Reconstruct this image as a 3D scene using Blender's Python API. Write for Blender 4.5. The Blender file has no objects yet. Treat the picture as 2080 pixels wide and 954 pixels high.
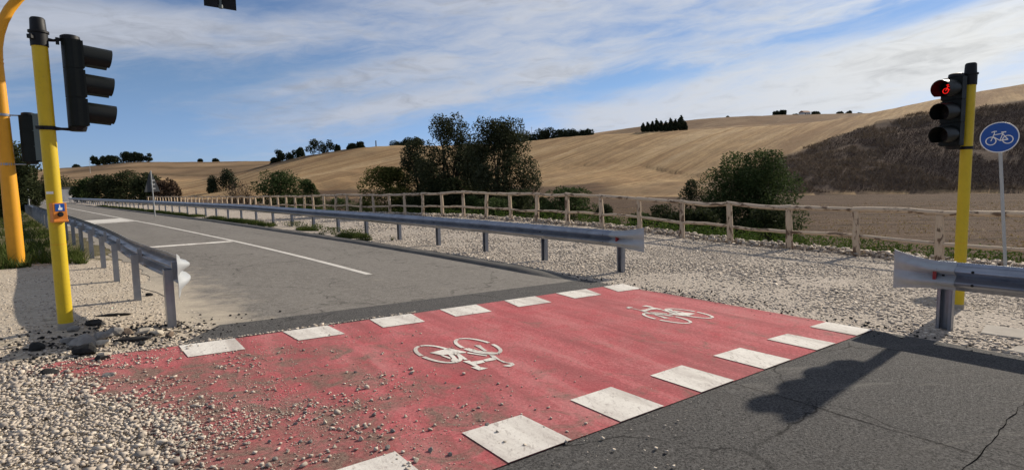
import bpy, math, random
import numpy as np
from mathutils import Vector, Matrix, Euler
R = math.radians
random.seed(7)
rng = np.random.default_rng(7)
SC = bpy.context.scene
COL = SC.collection

# ------------------------------------------------------------------ camera
CAM = np.array([-0.63, -6.223, 1.552]); YAW, PITCH, ROLL, FPX = .652, .09, -.018, 1122.0
cy_, sy_, cp_, sp_ = math.cos(YAW), math.sin(YAW), math.cos(PITCH), math.sin(PITCH)
fw = np.array([sy_*cp_, cy_*cp_, -sp_]); rt = np.array([cy_, -sy_, 0.]); upv = np.cross(rt, fw)
cr_, sr_ = math.cos(ROLL), math.sin(ROLL)
rt, upv = cr_*rt+sr_*upv, cr_*upv-sr_*rt
cam = bpy.data.cameras.new('camera'); camo = bpy.data.objects.new('camera', cam); COL.objects.link(camo)
camo.matrix_world = Matrix(((rt[0], upv[0], -fw[0], CAM[0]), (rt[1], upv[1], -fw[1], CAM[1]), (rt[2], upv[2], -fw[2], CAM[2]), (0, 0, 0, 1)))
cam.sensor_fit = 'HORIZONTAL'; cam.sensor_width = 36; cam.lens = FPX/2080*36
cam.clip_start = .05; cam.clip_end = 6000
SC.camera = camo

# ------------------------------------------------------------------ light
SUN_AZ, SUN_EL = R(85.3), R(28.5)
sun_dir = np.array([math.sin(SUN_AZ)*math.cos(SUN_EL), math.cos(SUN_AZ)*math.cos(SUN_EL), math.sin(SUN_EL)])
sl = bpy.data.lights.new('sun', 'SUN'); sl.energy = 4.3; sl.angle = R(0.6); sl.color = (1, .9, .76)
so = bpy.data.objects.new('sun', sl); COL.objects.link(so)
so.rotation_euler = Vector(sun_dir).to_track_quat('Z', 'Y').to_euler()
SC.view_settings.view_transform = 'Standard'; SC.view_settings.look = 'None'
SC.view_settings.gamma = 1; SC.view_settings.use_curve_mapping = False
SC.view_settings.exposure = 0.47

W = bpy.data.worlds.new('World'); SC.world = W; W.use_nodes = True
def build_world():
    nt = W.node_tree; N = nt.nodes; L = nt.links; N.clear()
    def nd(t, **k):
        n = N.new(t)
        for a, b in k.items(): setattr(n, a, b)
        return n
    def mth(op, a, b=None, c=None, clamp=False):
        n = nd('ShaderNodeMath', operation=op); n.use_clamp = clamp
        for i, v in enumerate((a, b, c)):
            if v is None: continue
            if isinstance(v, (int, float)): n.inputs[i].default_value = v
            else: L.new(v, n.inputs[i])
        return n.outputs[0]
    def mrange(v, a, b, c=0., d=1.):
        n = nd('ShaderNodeMapRange', interpolation_type='SMOOTHSTEP'); L.new(v, n.inputs[0])
        for i, q in enumerate((a, b, c, d)): n.inputs[i+1].default_value = q
        return n.outputs[0]
    out = nd('ShaderNodeOutputWorld'); bg = nd('ShaderNodeBackground')
    sky = nd('ShaderNodeTexSky', sky_type='NISHITA'); sky.sun_disc = False
    sky.sun_elevation = SUN_EL; sky.sun_rotation = SUN_AZ
    sky.air_density = 1.0; sky.dust_density = .1; sky.ozone_density = 2.0; sky.altitude = 300
    tc = nd('ShaderNodeTexCoord'); sep = nd('ShaderNodeSeparateXYZ'); L.new(tc.outputs['Generated'], sep.inputs[0])
    x, y, z = sep.outputs
    az = mth('ARCTAN2', x, y); el = mth('ARCSINE', z)
    def noise(ua, ub, va, vb, detail, rough, dist, off, warp=None, lac=2.0):
        u = mth('ADD', mth('MULTIPLY', az, ua), mth('MULTIPLY', el, ub))
        v = mth('ADD', mth('MULTIPLY', az, va), mth('MULTIPLY', el, vb))
        if warp is not None: v = mth('ADD', v, warp); u = mth('ADD', u, mth('MULTIPLY', warp, .6))
        cb = nd('ShaderNodeCombineXYZ'); L.new(u, cb.inputs[0]); L.new(v, cb.inputs[1]); cb.inputs[2].default_value = off
        n = nd('ShaderNodeTexNoise'); L.new(cb.outputs[0], n.inputs['Vector'])
        n.inputs['Scale'].default_value = 1; n.inputs['Detail'].default_value = detail; n.inputs['Lacunarity'].default_value = lac
        n.inputs['Roughness'].default_value = rough; n.inputs['Distortion'].default_value = dist
        return n.outputs['Fac']
    wp = mth('MULTIPLY', mth('SUBTRACT', noise(3, 0, 0, 7, 4, .55, 0, 3.1), .5), 1.0)
    n1 = noise(2.2, 1.0, -1.6, 11., 10, .6, .3, CLOUD_SEED, wp)        # long wisps rising to the right
    n2 = noise(9, 8, -7.0, 42, 8, .65, .6, 8.2, wp)                    # fine fibres
    n4 = noise(14, 20, -6, 60, 6, .6, .8, 2.2, wp)                     # ripples
    d = mth('ADD', mth('MULTIPLY', n1, .70), mth('ADD', mth('MULTIPLY', n2, .24), mth('MULTIPLY', n4, .10)))
    def blob(a0, e0, sa, se, amp, tilt=0.):
        da = mth('SUBTRACT', az, a0)
        de = mth('SUBTRACT', mth('SUBTRACT', el, e0), mth('MULTIPLY', da, tilt))
        de = mth('ADD', de, mth('MULTIPLY', mth('SUBTRACT', n2, .5), .03))
        q = mth('ADD', mth('POWER', mth('ABSOLUTE', mth('DIVIDE', da, sa)), 2), mth('POWER', mth('ABSOLUTE', mth('DIVIDE', de, se)), 2))
        return mth('MULTIPLY', mth('POWER', 2.718, mth('MULTIPLY', q, -1)), amp)
    for b in BLOBS: d = mth('ADD', d, blob(*b))
    cov = mrange(d, *COVR)
    dv = nd('ShaderNodeVectorMath', operation='DOT_PRODUCT'); L.new(tc.outputs['Generated'], dv.inputs[0]); dv.inputs[1].default_value = tuple(sun_dir)
    c01 = mth('MAXIMUM', dv.outputs['Value'], 0.0)                     # thin cloud is brighter seen towards the sun
    br = mth('ADD', mth('ADD', mth('MULTIPLY', mth('POWER', c01, 4), CLOUD_B), mth('MULTIPLY', mth('POWER', c01, 30), CLOUD_C)), CLOUD_A)
    thick = mrange(mth('ADD', mth('MULTIPLY', n1, .5), mth('MULTIPLY', n4, .5)), .45, .72, 1.1, .74)
    br = mth('MULTIPLY', br, thick)
    cm = nd('ShaderNodeMix', data_type='RGBA'); L.new(mth('POWER', c01, 5), cm.inputs['Factor'])
    cm.inputs['A'].default_value = (.86, .92, 1.06, 1); cm.inputs['B'].default_value = (1.03, 1.0, .90, 1)
    cmul = nd('ShaderNodeVectorMath', operation='SCALE'); L.new(cm.outputs['Result'], cmul.inputs[0]); L.new(br, cmul.inputs['Scale'])
    hs = nd('ShaderNodeHueSaturation'); hs.inputs['Saturation'].default_value = SKY_SAT; hs.inputs['Value'].default_value = SKY_V
    tn = nd('ShaderNodeVectorMath', operation='MULTIPLY'); L.new(sky.outputs[0], tn.inputs[0])
    hz = nd('ShaderNodeMix', data_type='RGBA'); L.new(mrange(el, -.02, .20), hz.inputs['Factor'])       # bluish haze low down
    hz.inputs['A'].default_value = (.66, .88, 1.62, 1); hz.inputs['B'].default_value = (.80, .97, 1.22, 1); L.new(hz.outputs['Result'], tn.inputs[1])
    L.new(tn.outputs[0], hs.inputs['Color'])
    mx = nd('ShaderNodeMix', data_type='RGBA'); L.new(mth('MULTIPLY', cov, .93), mx.inputs['Factor'])
    L.new(hs.outputs[0], mx.inputs['A']); L.new(cmul.outputs[0], mx.inputs['B'])
    L.new(mx.outputs['Result'], bg.inputs['Color']); bg.inputs['Strength'].default_value = .1
    L.new(bg.outputs[0], out.inputs[0])
CLOUD_SEED = 1.7; CLOUD_A, CLOUD_B, CLOUD_C = 3.9, 1.9, 2.6; SKY_SAT, SKY_V = .93, .55; COVR = (.32, .69)
# this day's cloud sheet: (azimuth, elevation, width, height, amount, tilt) in radians
BLOBS = [(.10, .135, .24, .062, -.22, .10), (.0, .05, .5, .05, -.12, 0), (.58, .095, .16, .03, -.13, .1),
         (.47, .145, .26, .016, .16, .18), (.30, .165, .14, .010, .05, .1), (.86, .175, .16, .017, -.26, .10), (.80, .145, .09, .012, -.12, .0),
         (.05, .235, .30, .026, .13, .14), (.09, .285, .15, .018, -.16, .1), (.30, .30, .10, .024, -.13, .4), (.36, .215, .12, .018, -.07, .1),
         (.68, .255, .25, .05, .14, .15), (1.12, .13, .34, .09, .18, 0), (1.27, .235, .14, .02, -.16, .12), (.8, .06, .3, .03, .08, 0), (.82, .115, .14, .022, .12, .1)]
build_world()

# ------------------------------------------------------------------ mesh helpers
class MB:
    def __init__(s): s.v = []; s.f = []
    def add(s, V, F, M=None):
        o = len(s.v)
        if M is not None: V = [tuple(M @ Vector(p)) for p in V]
        s.v += [tuple(p) for p in V]; s.f += [tuple(i+o for i in q) for q in F]; return s
    def box(s, c, d, M=None):
        x, y, z = c; a, b, h = d[0]/2, d[1]/2, d[2]/2
        V = [(x+i*a, y+j*b, z+k*h) for i in (-1, 1) for j in (-1, 1) for k in (-1, 1)]
        return s.add(V, [(0, 1, 3, 2), (4, 6, 7, 5), (0, 4, 5, 1), (2, 3, 7, 6), (0, 2, 6, 4), (1, 5, 7, 3)], M)
    def tube(s, pts, rad, n=10, cap=True, M=None, squash=1.0):
        P = [Vector(p) for p in pts]
        if not hasattr(rad, '__len__'): rad = [rad]*len(P)
        V = []; F = []; ref = None
        for i, p in enumerate(P):
            t = (P[min(i+1, len(P)-1)]-P[max(i-1, 0)]).normalized()
            if ref is None: ref = Vector((0, 0, 1)).cross(t) if abs(t.z) < .95 else Vector((1, 0, 0)).cross(t)
            a = (ref - t*ref.dot(t)).normalized(); b = t.cross(a); ref = a
            for k in range(n):
                an = 2*math.pi*k/n
                V.append(p+(a*math.cos(an)+b*math.sin(an)*squash)*rad[i])
        for i in range(len(P)-1):
            for k in range(n):
                F.append((i*n+k, i*n+(k+1) % n, (i+1)*n+(k+1) % n, (i+1)*n+k))
        if cap: F += [tuple(range(n-1, -1, -1)), tuple((len(P)-1)*n+k for k in range(n))]
        return s.add(V, F, M)
    def prism(s, poly, z0, z1, M=None):           # outline in x,y (counter-clockwise) raised from z0 to z1
        n = len(poly)
        V = [(p[0], p[1], z0) for p in poly]+[(p[0], p[1], z1) for p in poly]
        F = [tuple(range(n-1, -1, -1)), tuple(range(n, 2*n))]+[(i, (i+1) % n, n+(i+1) % n, n+i) for i in range(n)]
        return s.add(V, F, M)
    def loft(s, rings, closed=True, cap=True):    # rings of equal length
        n = len(rings[0]); V = [p for r in rings for p in r]; F = []
        for i in range(len(rings)-1):
            for k in range(n if closed else n-1):
                F.append((i*n+k, i*n+(k+1) % n, (i+1)*n+(k+1) % n, (i+1)*n+k))
        if cap: F += [tuple(range(n-1, -1, -1)), tuple((len(rings)-1)*n+k for k in range(n))]
        return s.add(V, F)
    def mesh(s, name, mat, smooth=False):
        m = bpy.data.meshes.new(name); m.from_pydata(s.v, [], s.f)
        if mat is not None: m.materials.append(mat)
        if smooth: shade(m)
        m.update(); return m
    def obj(s, name, mat, parent=None, smooth=False, loc=None):
        return place(name, s.mesh(name, mat, smooth), parent, loc)
def shade(m, ang=40):
    m.polygons.foreach_set('use_smooth', np.ones(len(m.polygons), bool))
    try: m.set_sharp_from_angle(angle=R(ang))
    except Exception: pass
def place(name, mesh, parent=None, loc=None, rot=None):
    o = bpy.data.objects.new(name, mesh); COL.objects.link(o)
    if parent is not None: o.parent = parent
    if loc is not None: o.location = loc
    if rot is not None: o.rotation_euler = rot
    return o
def np_mesh(name, V, F, mat, smooth=False):       # fast path, all faces with the same corner count
    V = np.asarray(V, np.float32); F = np.asarray(F, np.int32); k = F.shape[1]
    m = bpy.data.meshes.new(name); m.vertices.add(len(V)); m.vertices.foreach_set('co', V.ravel())
    m.loops.add(F.size); m.loops.foreach_set('vertex_index', F.ravel())
    m.polygons.add(len(F)); m.polygons.foreach_set('loop_start', np.arange(0, F.size, k, dtype=np.int32))
    m.polygons.foreach_set('loop_total', np.full(len(F), k, np.int32))
    if smooth: m.polygons.foreach_set('use_smooth', np.ones(len(F), bool))
    m.update(calc_edges=True); m.validate()
    if mat is not None: m.materials.append(mat)
    return m
def empty(name, loc=(0, 0, 0), rz=0):
    o = bpy.data.objects.new(name, None); COL.objects.link(o); o.location = loc; o.rotation_euler = (0, 0, rz); o.empty_display_size = .1
    return o
def tag(o, label=None, cat=None, group=None, kind=None):
    if label: o['label'] = label
    if cat: o['category'] = cat
    if group: o['group'] = group
    if kind: o['kind'] = kind
    return o

# ------------------------------------------------------------------ materials
def mat(name, build):
    m = bpy.data.materials.new(name); m.use_nodes = True; nt = m.node_tree; nt.nodes.clear()
    out = nt.nodes.new('ShaderNodeOutputMaterial'); k = NK(nt); build(k, out); return m
class NK:
    def __init__(s, nt): s.nt = nt; s.N = nt.nodes; s.L = nt.links; s._p = None
    def n(s, t, **kw):
        q = s.N.new(t)
        for a, b in kw.items(): setattr(q, a, b)
        return q
    def set(s, sock, v):
        if isinstance(v, bpy.types.NodeSocket): s.L.new(v, sock)
        elif hasattr(v, '__len__') and len(v) == 3 and sock.type == 'RGBA': sock.default_value = (*v, 1)
        else: sock.default_value = v
    def pos(s):
        if s._p is None: s._p = s.n('ShaderNodeNewGeometry').outputs['Position']
        return s._p
    def objc(s): return s.n('ShaderNodeTexCoord').outputs['Object']
    def mapv(s, v, scale=(1, 1, 1), rot=(0, 0, 0), loc=(0, 0, 0)):
        if any(rot):      # turn first, then stretch
            q = s.n('ShaderNodeMapping'); s.L.new(v, q.inputs[0]); q.inputs['Rotation'].default_value = rot; v = q.outputs[0]
        q = s.n('ShaderNodeMapping'); s.L.new(v, q.inputs[0]); q.inputs['Scale'].default_value = scale; q.inputs['Location'].default_value = loc
        return q.outputs[0]
    def noise(s, v, scale, detail=4, rough=.55, dist=0):
        q = s.n('ShaderNodeTexNoise'); s.L.new(v, q.inputs['Vector'])
        for a, b in (('Scale', scale), ('Detail', detail), ('Roughness', rough), ('Distortion', dist)): q.inputs[a].default_value = b
        return q.outputs['Fac']
    def vor(s, v, scale, feature='F1', out='Distance', rand=1.):
        q = s.n('ShaderNodeTexVoronoi', feature=feature); s.L.new(v, q.inputs['Vector']); q.inputs['Scale'].default_value = scale
        q.inputs['Randomness'].default_value = rand
        return q.outputs[out]
    def mr(s, v, a, b, c=0., d=1., smooth=False):
        q = s.n('ShaderNodeMapRange'); q.interpolation_type = 'SMOOTHSTEP' if smooth else 'LINEAR'
        s.set(q.inputs[0], v)
        for i, t in enumerate((a, b, c, d)): q.inputs[i+1].default_value = t
        return q.outputs[0]
    def m(s, op, a, b=None, clamp=False):
        q = s.n('ShaderNodeMath', operation=op); q.use_clamp = clamp; s.set(q.inputs[0], a)
        if b is not None: s.set(q.inputs[1], b)
        return q.outputs[0]
    def mix(s, f, a, b, mode='MIX'):
        q = s.n('ShaderNodeMix', data_type='RGBA', blend_type=mode); s.set(q.inputs['Factor'], f); s.set(q.inputs['A'], a); s.set(q.inputs['B'], b)
        return q.outputs['Result']
    def bump(s, h, strength=.3, dist=.01, nrm=None):
        q = s.n('ShaderNodeBump'); s.L.new(h, q.inputs['Height']); q.inputs['Strength'].default_value = strength; q.inputs['Distance'].default_value = dist
        if nrm is not None: s.L.new(nrm, q.inputs['Normal'])
        return q.outputs[0]
    def sep(s, v):
        q = s.n('ShaderNodeSeparateXYZ'); s.L.new(v, q.inputs[0]); return q.outputs
    def attr(s, name, out='Color'):
        q = s.n('ShaderNodeAttribute'); q.attribute_name = name; return q.outputs[out]
    def island(s): return s.n('ShaderNodeNewGeometry').outputs['Random Per Island']
    def bsdf(s, out, col, rough=.8, metal=0., spec=.4, nrm=None):
        q = s.n('ShaderNodeBsdfPrincipled'); s.set(q.inputs['Base Color'], col); s.set(q.inputs['Roughness'], rough); s.set(q.inputs['Metallic'], metal)
        q.inputs['Specular IOR Level'].default_value = spec
        if nrm is not None: s.L.new(nrm, q.inputs['Normal'])
        s.L.new(q.outputs[0], out.inputs['Surface']); return q

def paintish(name, col, rough=.45, var=.12, dirt=(.25, .2, .14), dirt_amt=.25, metal=0., spec=.4, scale=6):
    def b(k, o):
        v = k.objc()
        n = k.noise(v, scale, 5); n2 = k.noise(v, scale*7, 4)
        c = k.mix(k.mr(n, .3, .75, 0, var), col, tuple(x*.55 for x in col))
        c = k.mix(k.mr(n2, .56, .78, 0, dirt_amt), c, dirt)
        k.bsdf(o, c, k.mr(n, .2, .8, rough-.08, rough+.15), metal, spec, k.bump(n2, .08, .004))
    return mat(name, b)
M_yellow = paintish('yellow_paint', (.60, .43, .012), .45, .28, (.25, .16, .05), .32)
M_orange = paintish('orange_yellow_paint', (.70, .32, .012), .46, .28, (.28, .14, .04), .32)
M_dark = paintish('dark_green_plastic', (.006, .009, .008), .5, .3, (.02, .02, .018), .3, spec=.2)
M_black = paintish('black_rubber', (.007, .0075, .009), .5, .3, (.02, .02, .02), .3, spec=.25)
M_visor = paintish('visor_plastic', (.006, .008, .007), .42, .3, (.015, .017, .015), .25, spec=.25)
M_greypl = paintish('grey_back_plastic', (.10, .13, .13), .45, .3, (.05, .06, .06), .5)
M_boxor = paintish('orange_plastic', (.62, .20, .02), .45, .15)
M_blue = paintish('blue_sign_face', (.006, .075, .33), .35, .1, (.02, .08, .25), .3)
M_whites = paintish('white_sign_face', (.78, .78, .76), .4, .08)
M_greypole = paintish('grey_pole', (.42, .43, .42), .5, .2, (.2, .2, .18), .3)
M_signback = paintish('sign_back', (.045, .05, .055), .5, .2)
M_red_refl = paintish('red_reflector', (.22, .012, .018), .3, .1)
M_lens = paintish('dark_lens', (.02, .02, .02), .15, .1)
M_whitewall = paintish('white_plaster', (.7, .68, .63), .8, .3, (.3, .28, .24), .4, scale=1.2)
M_roofdark = paintish('dark_roof', (.05, .045, .04), .8, .2)
M_concrete = paintish('concrete', (.33, .295, .25), .9, .35, (.22, .2, .16), .5, scale=4)
M_tile = paintish('roof_tile', (.25, .11, .06), .85, .3)
def b_led(k, o):
    e = k.n('ShaderNodeEmission'); e.inputs[0].default_value = (1, .02, .015, 1); e.inputs[1].default_value = .7; k.L.new(e.outputs[0], o.inputs[0])
M_led = mat('red_led', b_led)
def b_galv(k, o):
    v = k.pos(); n = k.noise(v, 3, 5, .6); sp = k.vor(v, 60, out='Color')
    st = k.noise(k.mapv(v, (1, 1, .15)), 9, 4, .6)
    c = k.mix(k.mr(n, .3, .7), (.33, .35, .39), (.21, .23, .27))
    c = k.mix(k.mr(st, .52, .75, 0, .5), c, (.12, .115, .11))
    k.bsdf(o, c, k.mr(n, .3, .7, .27, .42), .8, .5, k.bump(k.noise(v, 25, 3), .06, .01))
M_galv = mat('galvanised_steel', b_galv)
M_galv_lit = paintish('sunlit_galvanised', (.38, .40, .41), .5, .3, (.3, .29, .28), .4, metal=.25, scale=9)  # galvanised end pieces: sunlight on them put into a paler base colour
def b_wood(k, o):
    v = k.objc(); r = k.n('ShaderNodeObjectInfo').outputs['Random']
    vv = k.n('ShaderNodeVectorMath', operation='ADD'); k.L.new(v, vv.inputs[0])
    cb = k.n('ShaderNodeCombineXYZ'); k.L.new(k.m('MULTIPLY', r, 37.), cb.inputs[0]); k.L.new(cb.outputs[0], vv.inputs[1]); v = vv.outputs[0]
    gr = k.noise(k.mapv(v, (14, 14, 2.2)), 2.2, 6, .65); bark = k.noise(k.mapv(v, (5, 5, 2.0)), 1.6, 5, .6, .4)
    c = k.mix(gr, (.66, .525, .375), (.45, .335, .225))
    c = k.mix(k.mr(r, 0, 1, 0, .35), c, (.36, .31, .26))
    c = k.mix(k.mr(bark, .54, .60, 0, .88), c, (.10, .06, .038))
    k.bsdf(o, c, .85, 0, .2, k.bump(gr, .5, .012))
M_wood = mat('peeled_chestnut_wood', b_wood)
def b_bark(k, o):
    v = k.objc(); n = k.noise(k.mapv(v, (6, 6, 1.5)), 2, 5); k.bsdf(o, k.mix(n, (.09, .07, .05), (.035, .028, .022)), .95, 0, .1, k.bump(n, .6, .03))
M_bark = mat('bark', b_bark)
def leafmat(name, cols, trans=.28):
    def b(k, o):
        r = k.island(); rp = k.n('ShaderNodeValToRGB'); k.L.new(r, rp.inputs[0])
        e = rp.color_ramp.elements; e[0].position = 0; e[0].color = (*cols[0], 1); e[1].position = 1; e[1].color = (*cols[-1], 1)
        for i, c in enumerate(cols[1:-1]): q = e.new((i+1)/(len(cols)-1)); q.color = (*c, 1)
        n = k.noise(k.pos(), .7, 3); c = k.mix(k.mr(n, .35, .7, 0, .55), rp.outputs[0], cols[0])
        p = k.n('ShaderNodeBsdfPrincipled'); k.set(p.inputs['Base Color'], c); p.inputs['Roughness'].default_value = .8; p.inputs['Specular IOR Level'].default_value = .06
        t = k.n('ShaderNodeBsdfTranslucent'); k.set(t.inputs[0], c); mx = k.n('ShaderNodeMixShader'); mx.inputs[0].default_value = trans
        k.L.new(p.outputs[0], mx.inputs[1]); k.L.new(t.outputs[0], mx.inputs[2]); k.L.new(mx.outputs[0], o.inputs[0])
    return mat(name, b)
M_willow = leafmat('willow_leaves', [(.024, .031, .014), (.05, .058, .028), (.095, .10, .06)], .25)
M_bush = leafmat('bush_leaves', [(.026, .042, .014), (.056, .082, .028), (.10, .125, .05)])
M_bushy = leafmat('yellowing_leaves', [(.04, .05, .012), (.085, .095, .025), (.13, .13, .04)])
M_twig = leafmat('bare_twigs', [(.07, .045, .03), (.11, .075, .05)], .05)
M_far = leafmat('far_leaves', [(.020, .030, .016), (.036, .048, .026), (.05, .06, .034)], .12)
M_dkleaf = leafmat('dark_leaves', [(.02, .028, .012), (.042, .052, .022), (.075, .08, .038)])
M_grass = leafmat('grass_blades', [(.035, .055, .012), (.07, .10, .022), (.13, .13, .045)])
M_ditch = leafmat('ditch_plants', [(.035, .065, .012), (.065, .11, .02), (.11, .14, .035)], .3)
M_dry = leafmat('dry_scrub', [(.055, .039, .031), (.085, .06, .046), (.13, .093, .066)], .1)
M_drygrass = leafmat('faded_grass', [(.11, .08, .055), (.17, .125, .085), (.24, .18, .12)], .1)
M_straw = leafmat('dry_straw', [(.20, .14, .07), (.36, .26, .13), (.46, .36, .2)], .2)

def b_stone(k, o):
    r = k.island(); rp = k.n('ShaderNodeValToRGB'); k.L.new(r, rp.inputs[0]); e = rp.color_ramp.elements
    e[0].color = (.15, .135, .12, 1); e[1].color = (.66, .58, .48, 1); e[1].position = 1
    for p, c in ((.1, (.32, .275, .235)), (.45, (.45, .385, .32)), (.8, (.55, .48, .40))): q = e.new(p); q.color = (*c, 1)
    n = k.noise(k.pos(), 60, 4)
    k.bsdf(o, k.mix(k.mr(n, .3, .8, 0, .5), rp.outputs[0], (.3, .26, .2)), .9, 0, .2, k.bump(n, .4, .004))
M_stone = mat('gravel_stone', b_stone)
def rockmat(name, a, b_):
    def b(k, o):
        n = k.noise(k.objc(), 14, 6, .65); k.bsdf(o, k.mix(k.mr(n, .3, .7), a, b_), .92, 0, .2, k.bump(k.noise(k.objc(), 40, 5), .6, .008))
    return mat(name, b)
M_rock_grey = rockmat('grey_limestone', (.30, .28, .25), (.16, .15, .14))
M_rock_pale = rockmat('pale_limestone', (.55, .49, .40), (.36, .31, .24))
M_rock_black = rockmat('broken_asphalt', (.012, .012, .012), (.035, .034, .033))
M_rock_brown = rockmat('brown_stone', (.22, .16, .11), (.12, .09, .07))

def b_old(k, o):
    p = k.pos(); x, y, z = k.sep(p)
    f = k.noise(p, 42, 6, .85); mid = k.noise(p, 7, 6, .7); big = k.noise(k.mapv(p, (1, .18, 1)), .9, 5, .6, .4)
    c = k.mix(k.mr(f, .38, .63), (.078, .072, .065), (.275, .255, .228))
    g2 = k.noise(p, 13, 5, .8); c = k.mix(k.mr(g2, .46, .62, 0, .5), c, (.10, .092, .083)); c = k.mix(k.mr(g2, .46, .34, 0, .4), c, (.30, .28, .25))
    c = k.mix(k.mr(big, .35, .7, 0, .45), c, (.235, .218, .195))
    c = k.mix(k.mr(mid, .52, .75, 0, .5), c, (.085, .076, .068))
    st = k.noise(k.mapv(p, (.55, 2.4, 1)), 1.7, 6, .65, .8)
    c = k.mix(k.mr(st, .60, .69, 0, .6), c, (.045, .042, .039))
    vd = k.n('ShaderNodeVectorMath', operation='ADD'); k.L.new(p, vd.inputs[0])
    nn = k.n('ShaderNodeTexNoise'); k.L.new(p, nn.inputs['Vector']); nn.inputs['Scale'].default_value = 1.3; nn.inputs['Detail'].default_value = 5
    k.L.new(nn.outputs['Color'], vd.inputs[1])
    cr = k.vor(vd.outputs[0], .42, 'DISTANCE_TO_EDGE')
    c = k.mix(k.m('MULTIPLY', k.mr(cr, .0, .012, .65, 0), k.mr(mid, .4, .55)), c, (.035, .033, .03))
    # dust and sand blown in from the verge
    edge = k.m('ADD', k.mr(k.attr('lat', 'Fac'), .25, 1.5, 1, 0), k.mr(k.noise(p, 2.2, 5, .6), .3, .7, -.35, .35))
    near = k.m('ADD', k.mr(y, 4., 9, 1, .35), 0)
    c = k.mix(k.m('MULTIPLY', k.mr(edge, .25, .95, 0, .95), near, True), c, k.mix(f, (.34, .29, .225), (.5, .44, .35)))
    k.bsdf(o, c, .95, 0, .08, k.bump(f, .8, .008))
M_old = mat('worn_asphalt', b_old)
def b_new(k, o):
    p = k.pos()
    f = k.noise(p, 58, 6, .88); mid = k.noise(p, 3.2, 7, .68, .5); sc = k.noise(k.mapv(p, (.5, 3.5, 1), (0, 0, .5)), 1.6, 6, .6, .8)
    c = k.mix(k.mr(f, .40, .64), (.011, .011, .0115), (.172, .166, .16))
    c = k.mix(k.mr(mid, .45, .75, 0, .35), c, (.10, .092, .084))
    c = k.mix(k.mr(sc, .56, .74, 0, .42), c, (.20, .188, .168))
    vd = k.n('ShaderNodeVectorMath', operation='ADD'); k.L.new(p, vd.inputs[0])
    nn = k.n('ShaderNodeTexNoise'); k.L.new(p, nn.inputs['Vector']); nn.inputs['Scale'].default_value = 1.1; nn.inputs['Detail'].default_value = 6
    k.L.new(nn.outputs['Color'], vd.inputs[1])
    cr = k.vor(vd.outputs[0], .36, 'DISTANCE_TO_EDGE')
    c = k.mix(k.m('MULTIPLY', k.mr(cr, 0, .006, .9, 0), k.mr(k.noise(p, .8, 3), .42, .55)), c, (.01, .01, .01))
    k.bsdf(o, c, .92, 0, .10, k.bump(f, 1., .010))
M_new = mat('fresh_asphalt', b_new)
def b_redp(k, o):
    p = k.pos(); x, y, z = k.sep(p)
    f = k.noise(p, 40, 6, .86); mid = k.noise(p, 2.0, 7, .68, .6); trk = k.noise(k.mapv(p, (2.6, .32, 1), (0, 0, .08)), 1.2, 5, .6, .5)
    c = k.mix(k.mr(mid, .3, .7), (.46, .085, .096), (.485, .17, .17))
    c = k.mix(k.mr(f, .47, .62, 0, .75), c, (.20, .065, .065))
    c = k.mix(k.mr(f, .46, .36, 0, .4), c, (.62, .33, .32))
    c = k.mix(k.mr(trk, .46, .66, 0, .6), c, (.235, .075, .075))
    c = k.mix(k.mr(trk, .46, .3, 0, .5), c, (.47, .23, .215))
    dn = k.noise(p, 3.4, 7, .68, .9)
    dirt = k.m('ADD', dn, k.mr(x, -1.1, 2.6, .20, -.07))
    dirt = k.m('SUBTRACT', dirt, k.mr(y, -.75, -.1, 0, .16))
    dirt = k.m('ADD', dirt, k.mr(y, -2.2, -4.2, 0, .05))
    c = k.mix(k.mr(dirt, .5, .70, 0, .85), c, k.mix(k.mr(k.noise(p, 45, 6, .85), .38, .64), (.06, .045, .038), (.27, .215, .165)))
    sc = k.noise(k.mapv(p, (1.2, 5, 1), (0, 0, 1.1)), 1.5, 5, .6, 1.0)
    c = k.mix(k.mr(sc, .66, .73, 0, .4), c, (.08, .05, .05))
    k.bsdf(o, c, .92, 0, .10, k.bump(f, .9, .008))
M_redp = mat('red_crossing_paint', b_redp)
def b_whp(k, o):
    p = k.pos(); f = k.noise(p, 36, 6, .86); mid = k.noise(p, 5, 7, .7, .5); st = k.noise(k.mapv(p, (6, 1.5, 1), (0, 0, .6)), 5, 5, .7, .5)
    c = k.mix(k.mr(mid, .3, .75, 0, .5), (.70, .67, .61), (.50, .46, .41))
    c = k.mix(k.mr(f, .54, .66, 0, .7), c, (.30, .25, .22))
    c = k.mix(k.mr(st, .56, .66, 0, .6), c, (.24, .20, .18)); tk = k.noise(k.mapv(p, (2.8, .4, 1)), 1.3, 6, .65, .4); c = k.mix(k.mr(tk, .47, .66, 0, .6), c, (.33, .285, .255))
    k.bsdf(o, c, .9, 0, .12, k.bump(f, .6, .006))
M_whp = mat('white_road_paint', b_whp)
def b_fade(k, o):
    p = k.pos(); f = k.noise(p, 40, 5, .75); m_ = k.noise(p, 1.2, 5, .65)
    c = k.mix(k.mr(f, .5, .72, 0, .6), (.56, .53, .48), (.2, .185, .165)); c = k.mix(k.mr(m_, .5, .7, 0, .5), c, (.26, .24, .21))
    k.bsdf(o, c, .85)
M_fade = mat('worn_white_line', b_fade)
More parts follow.
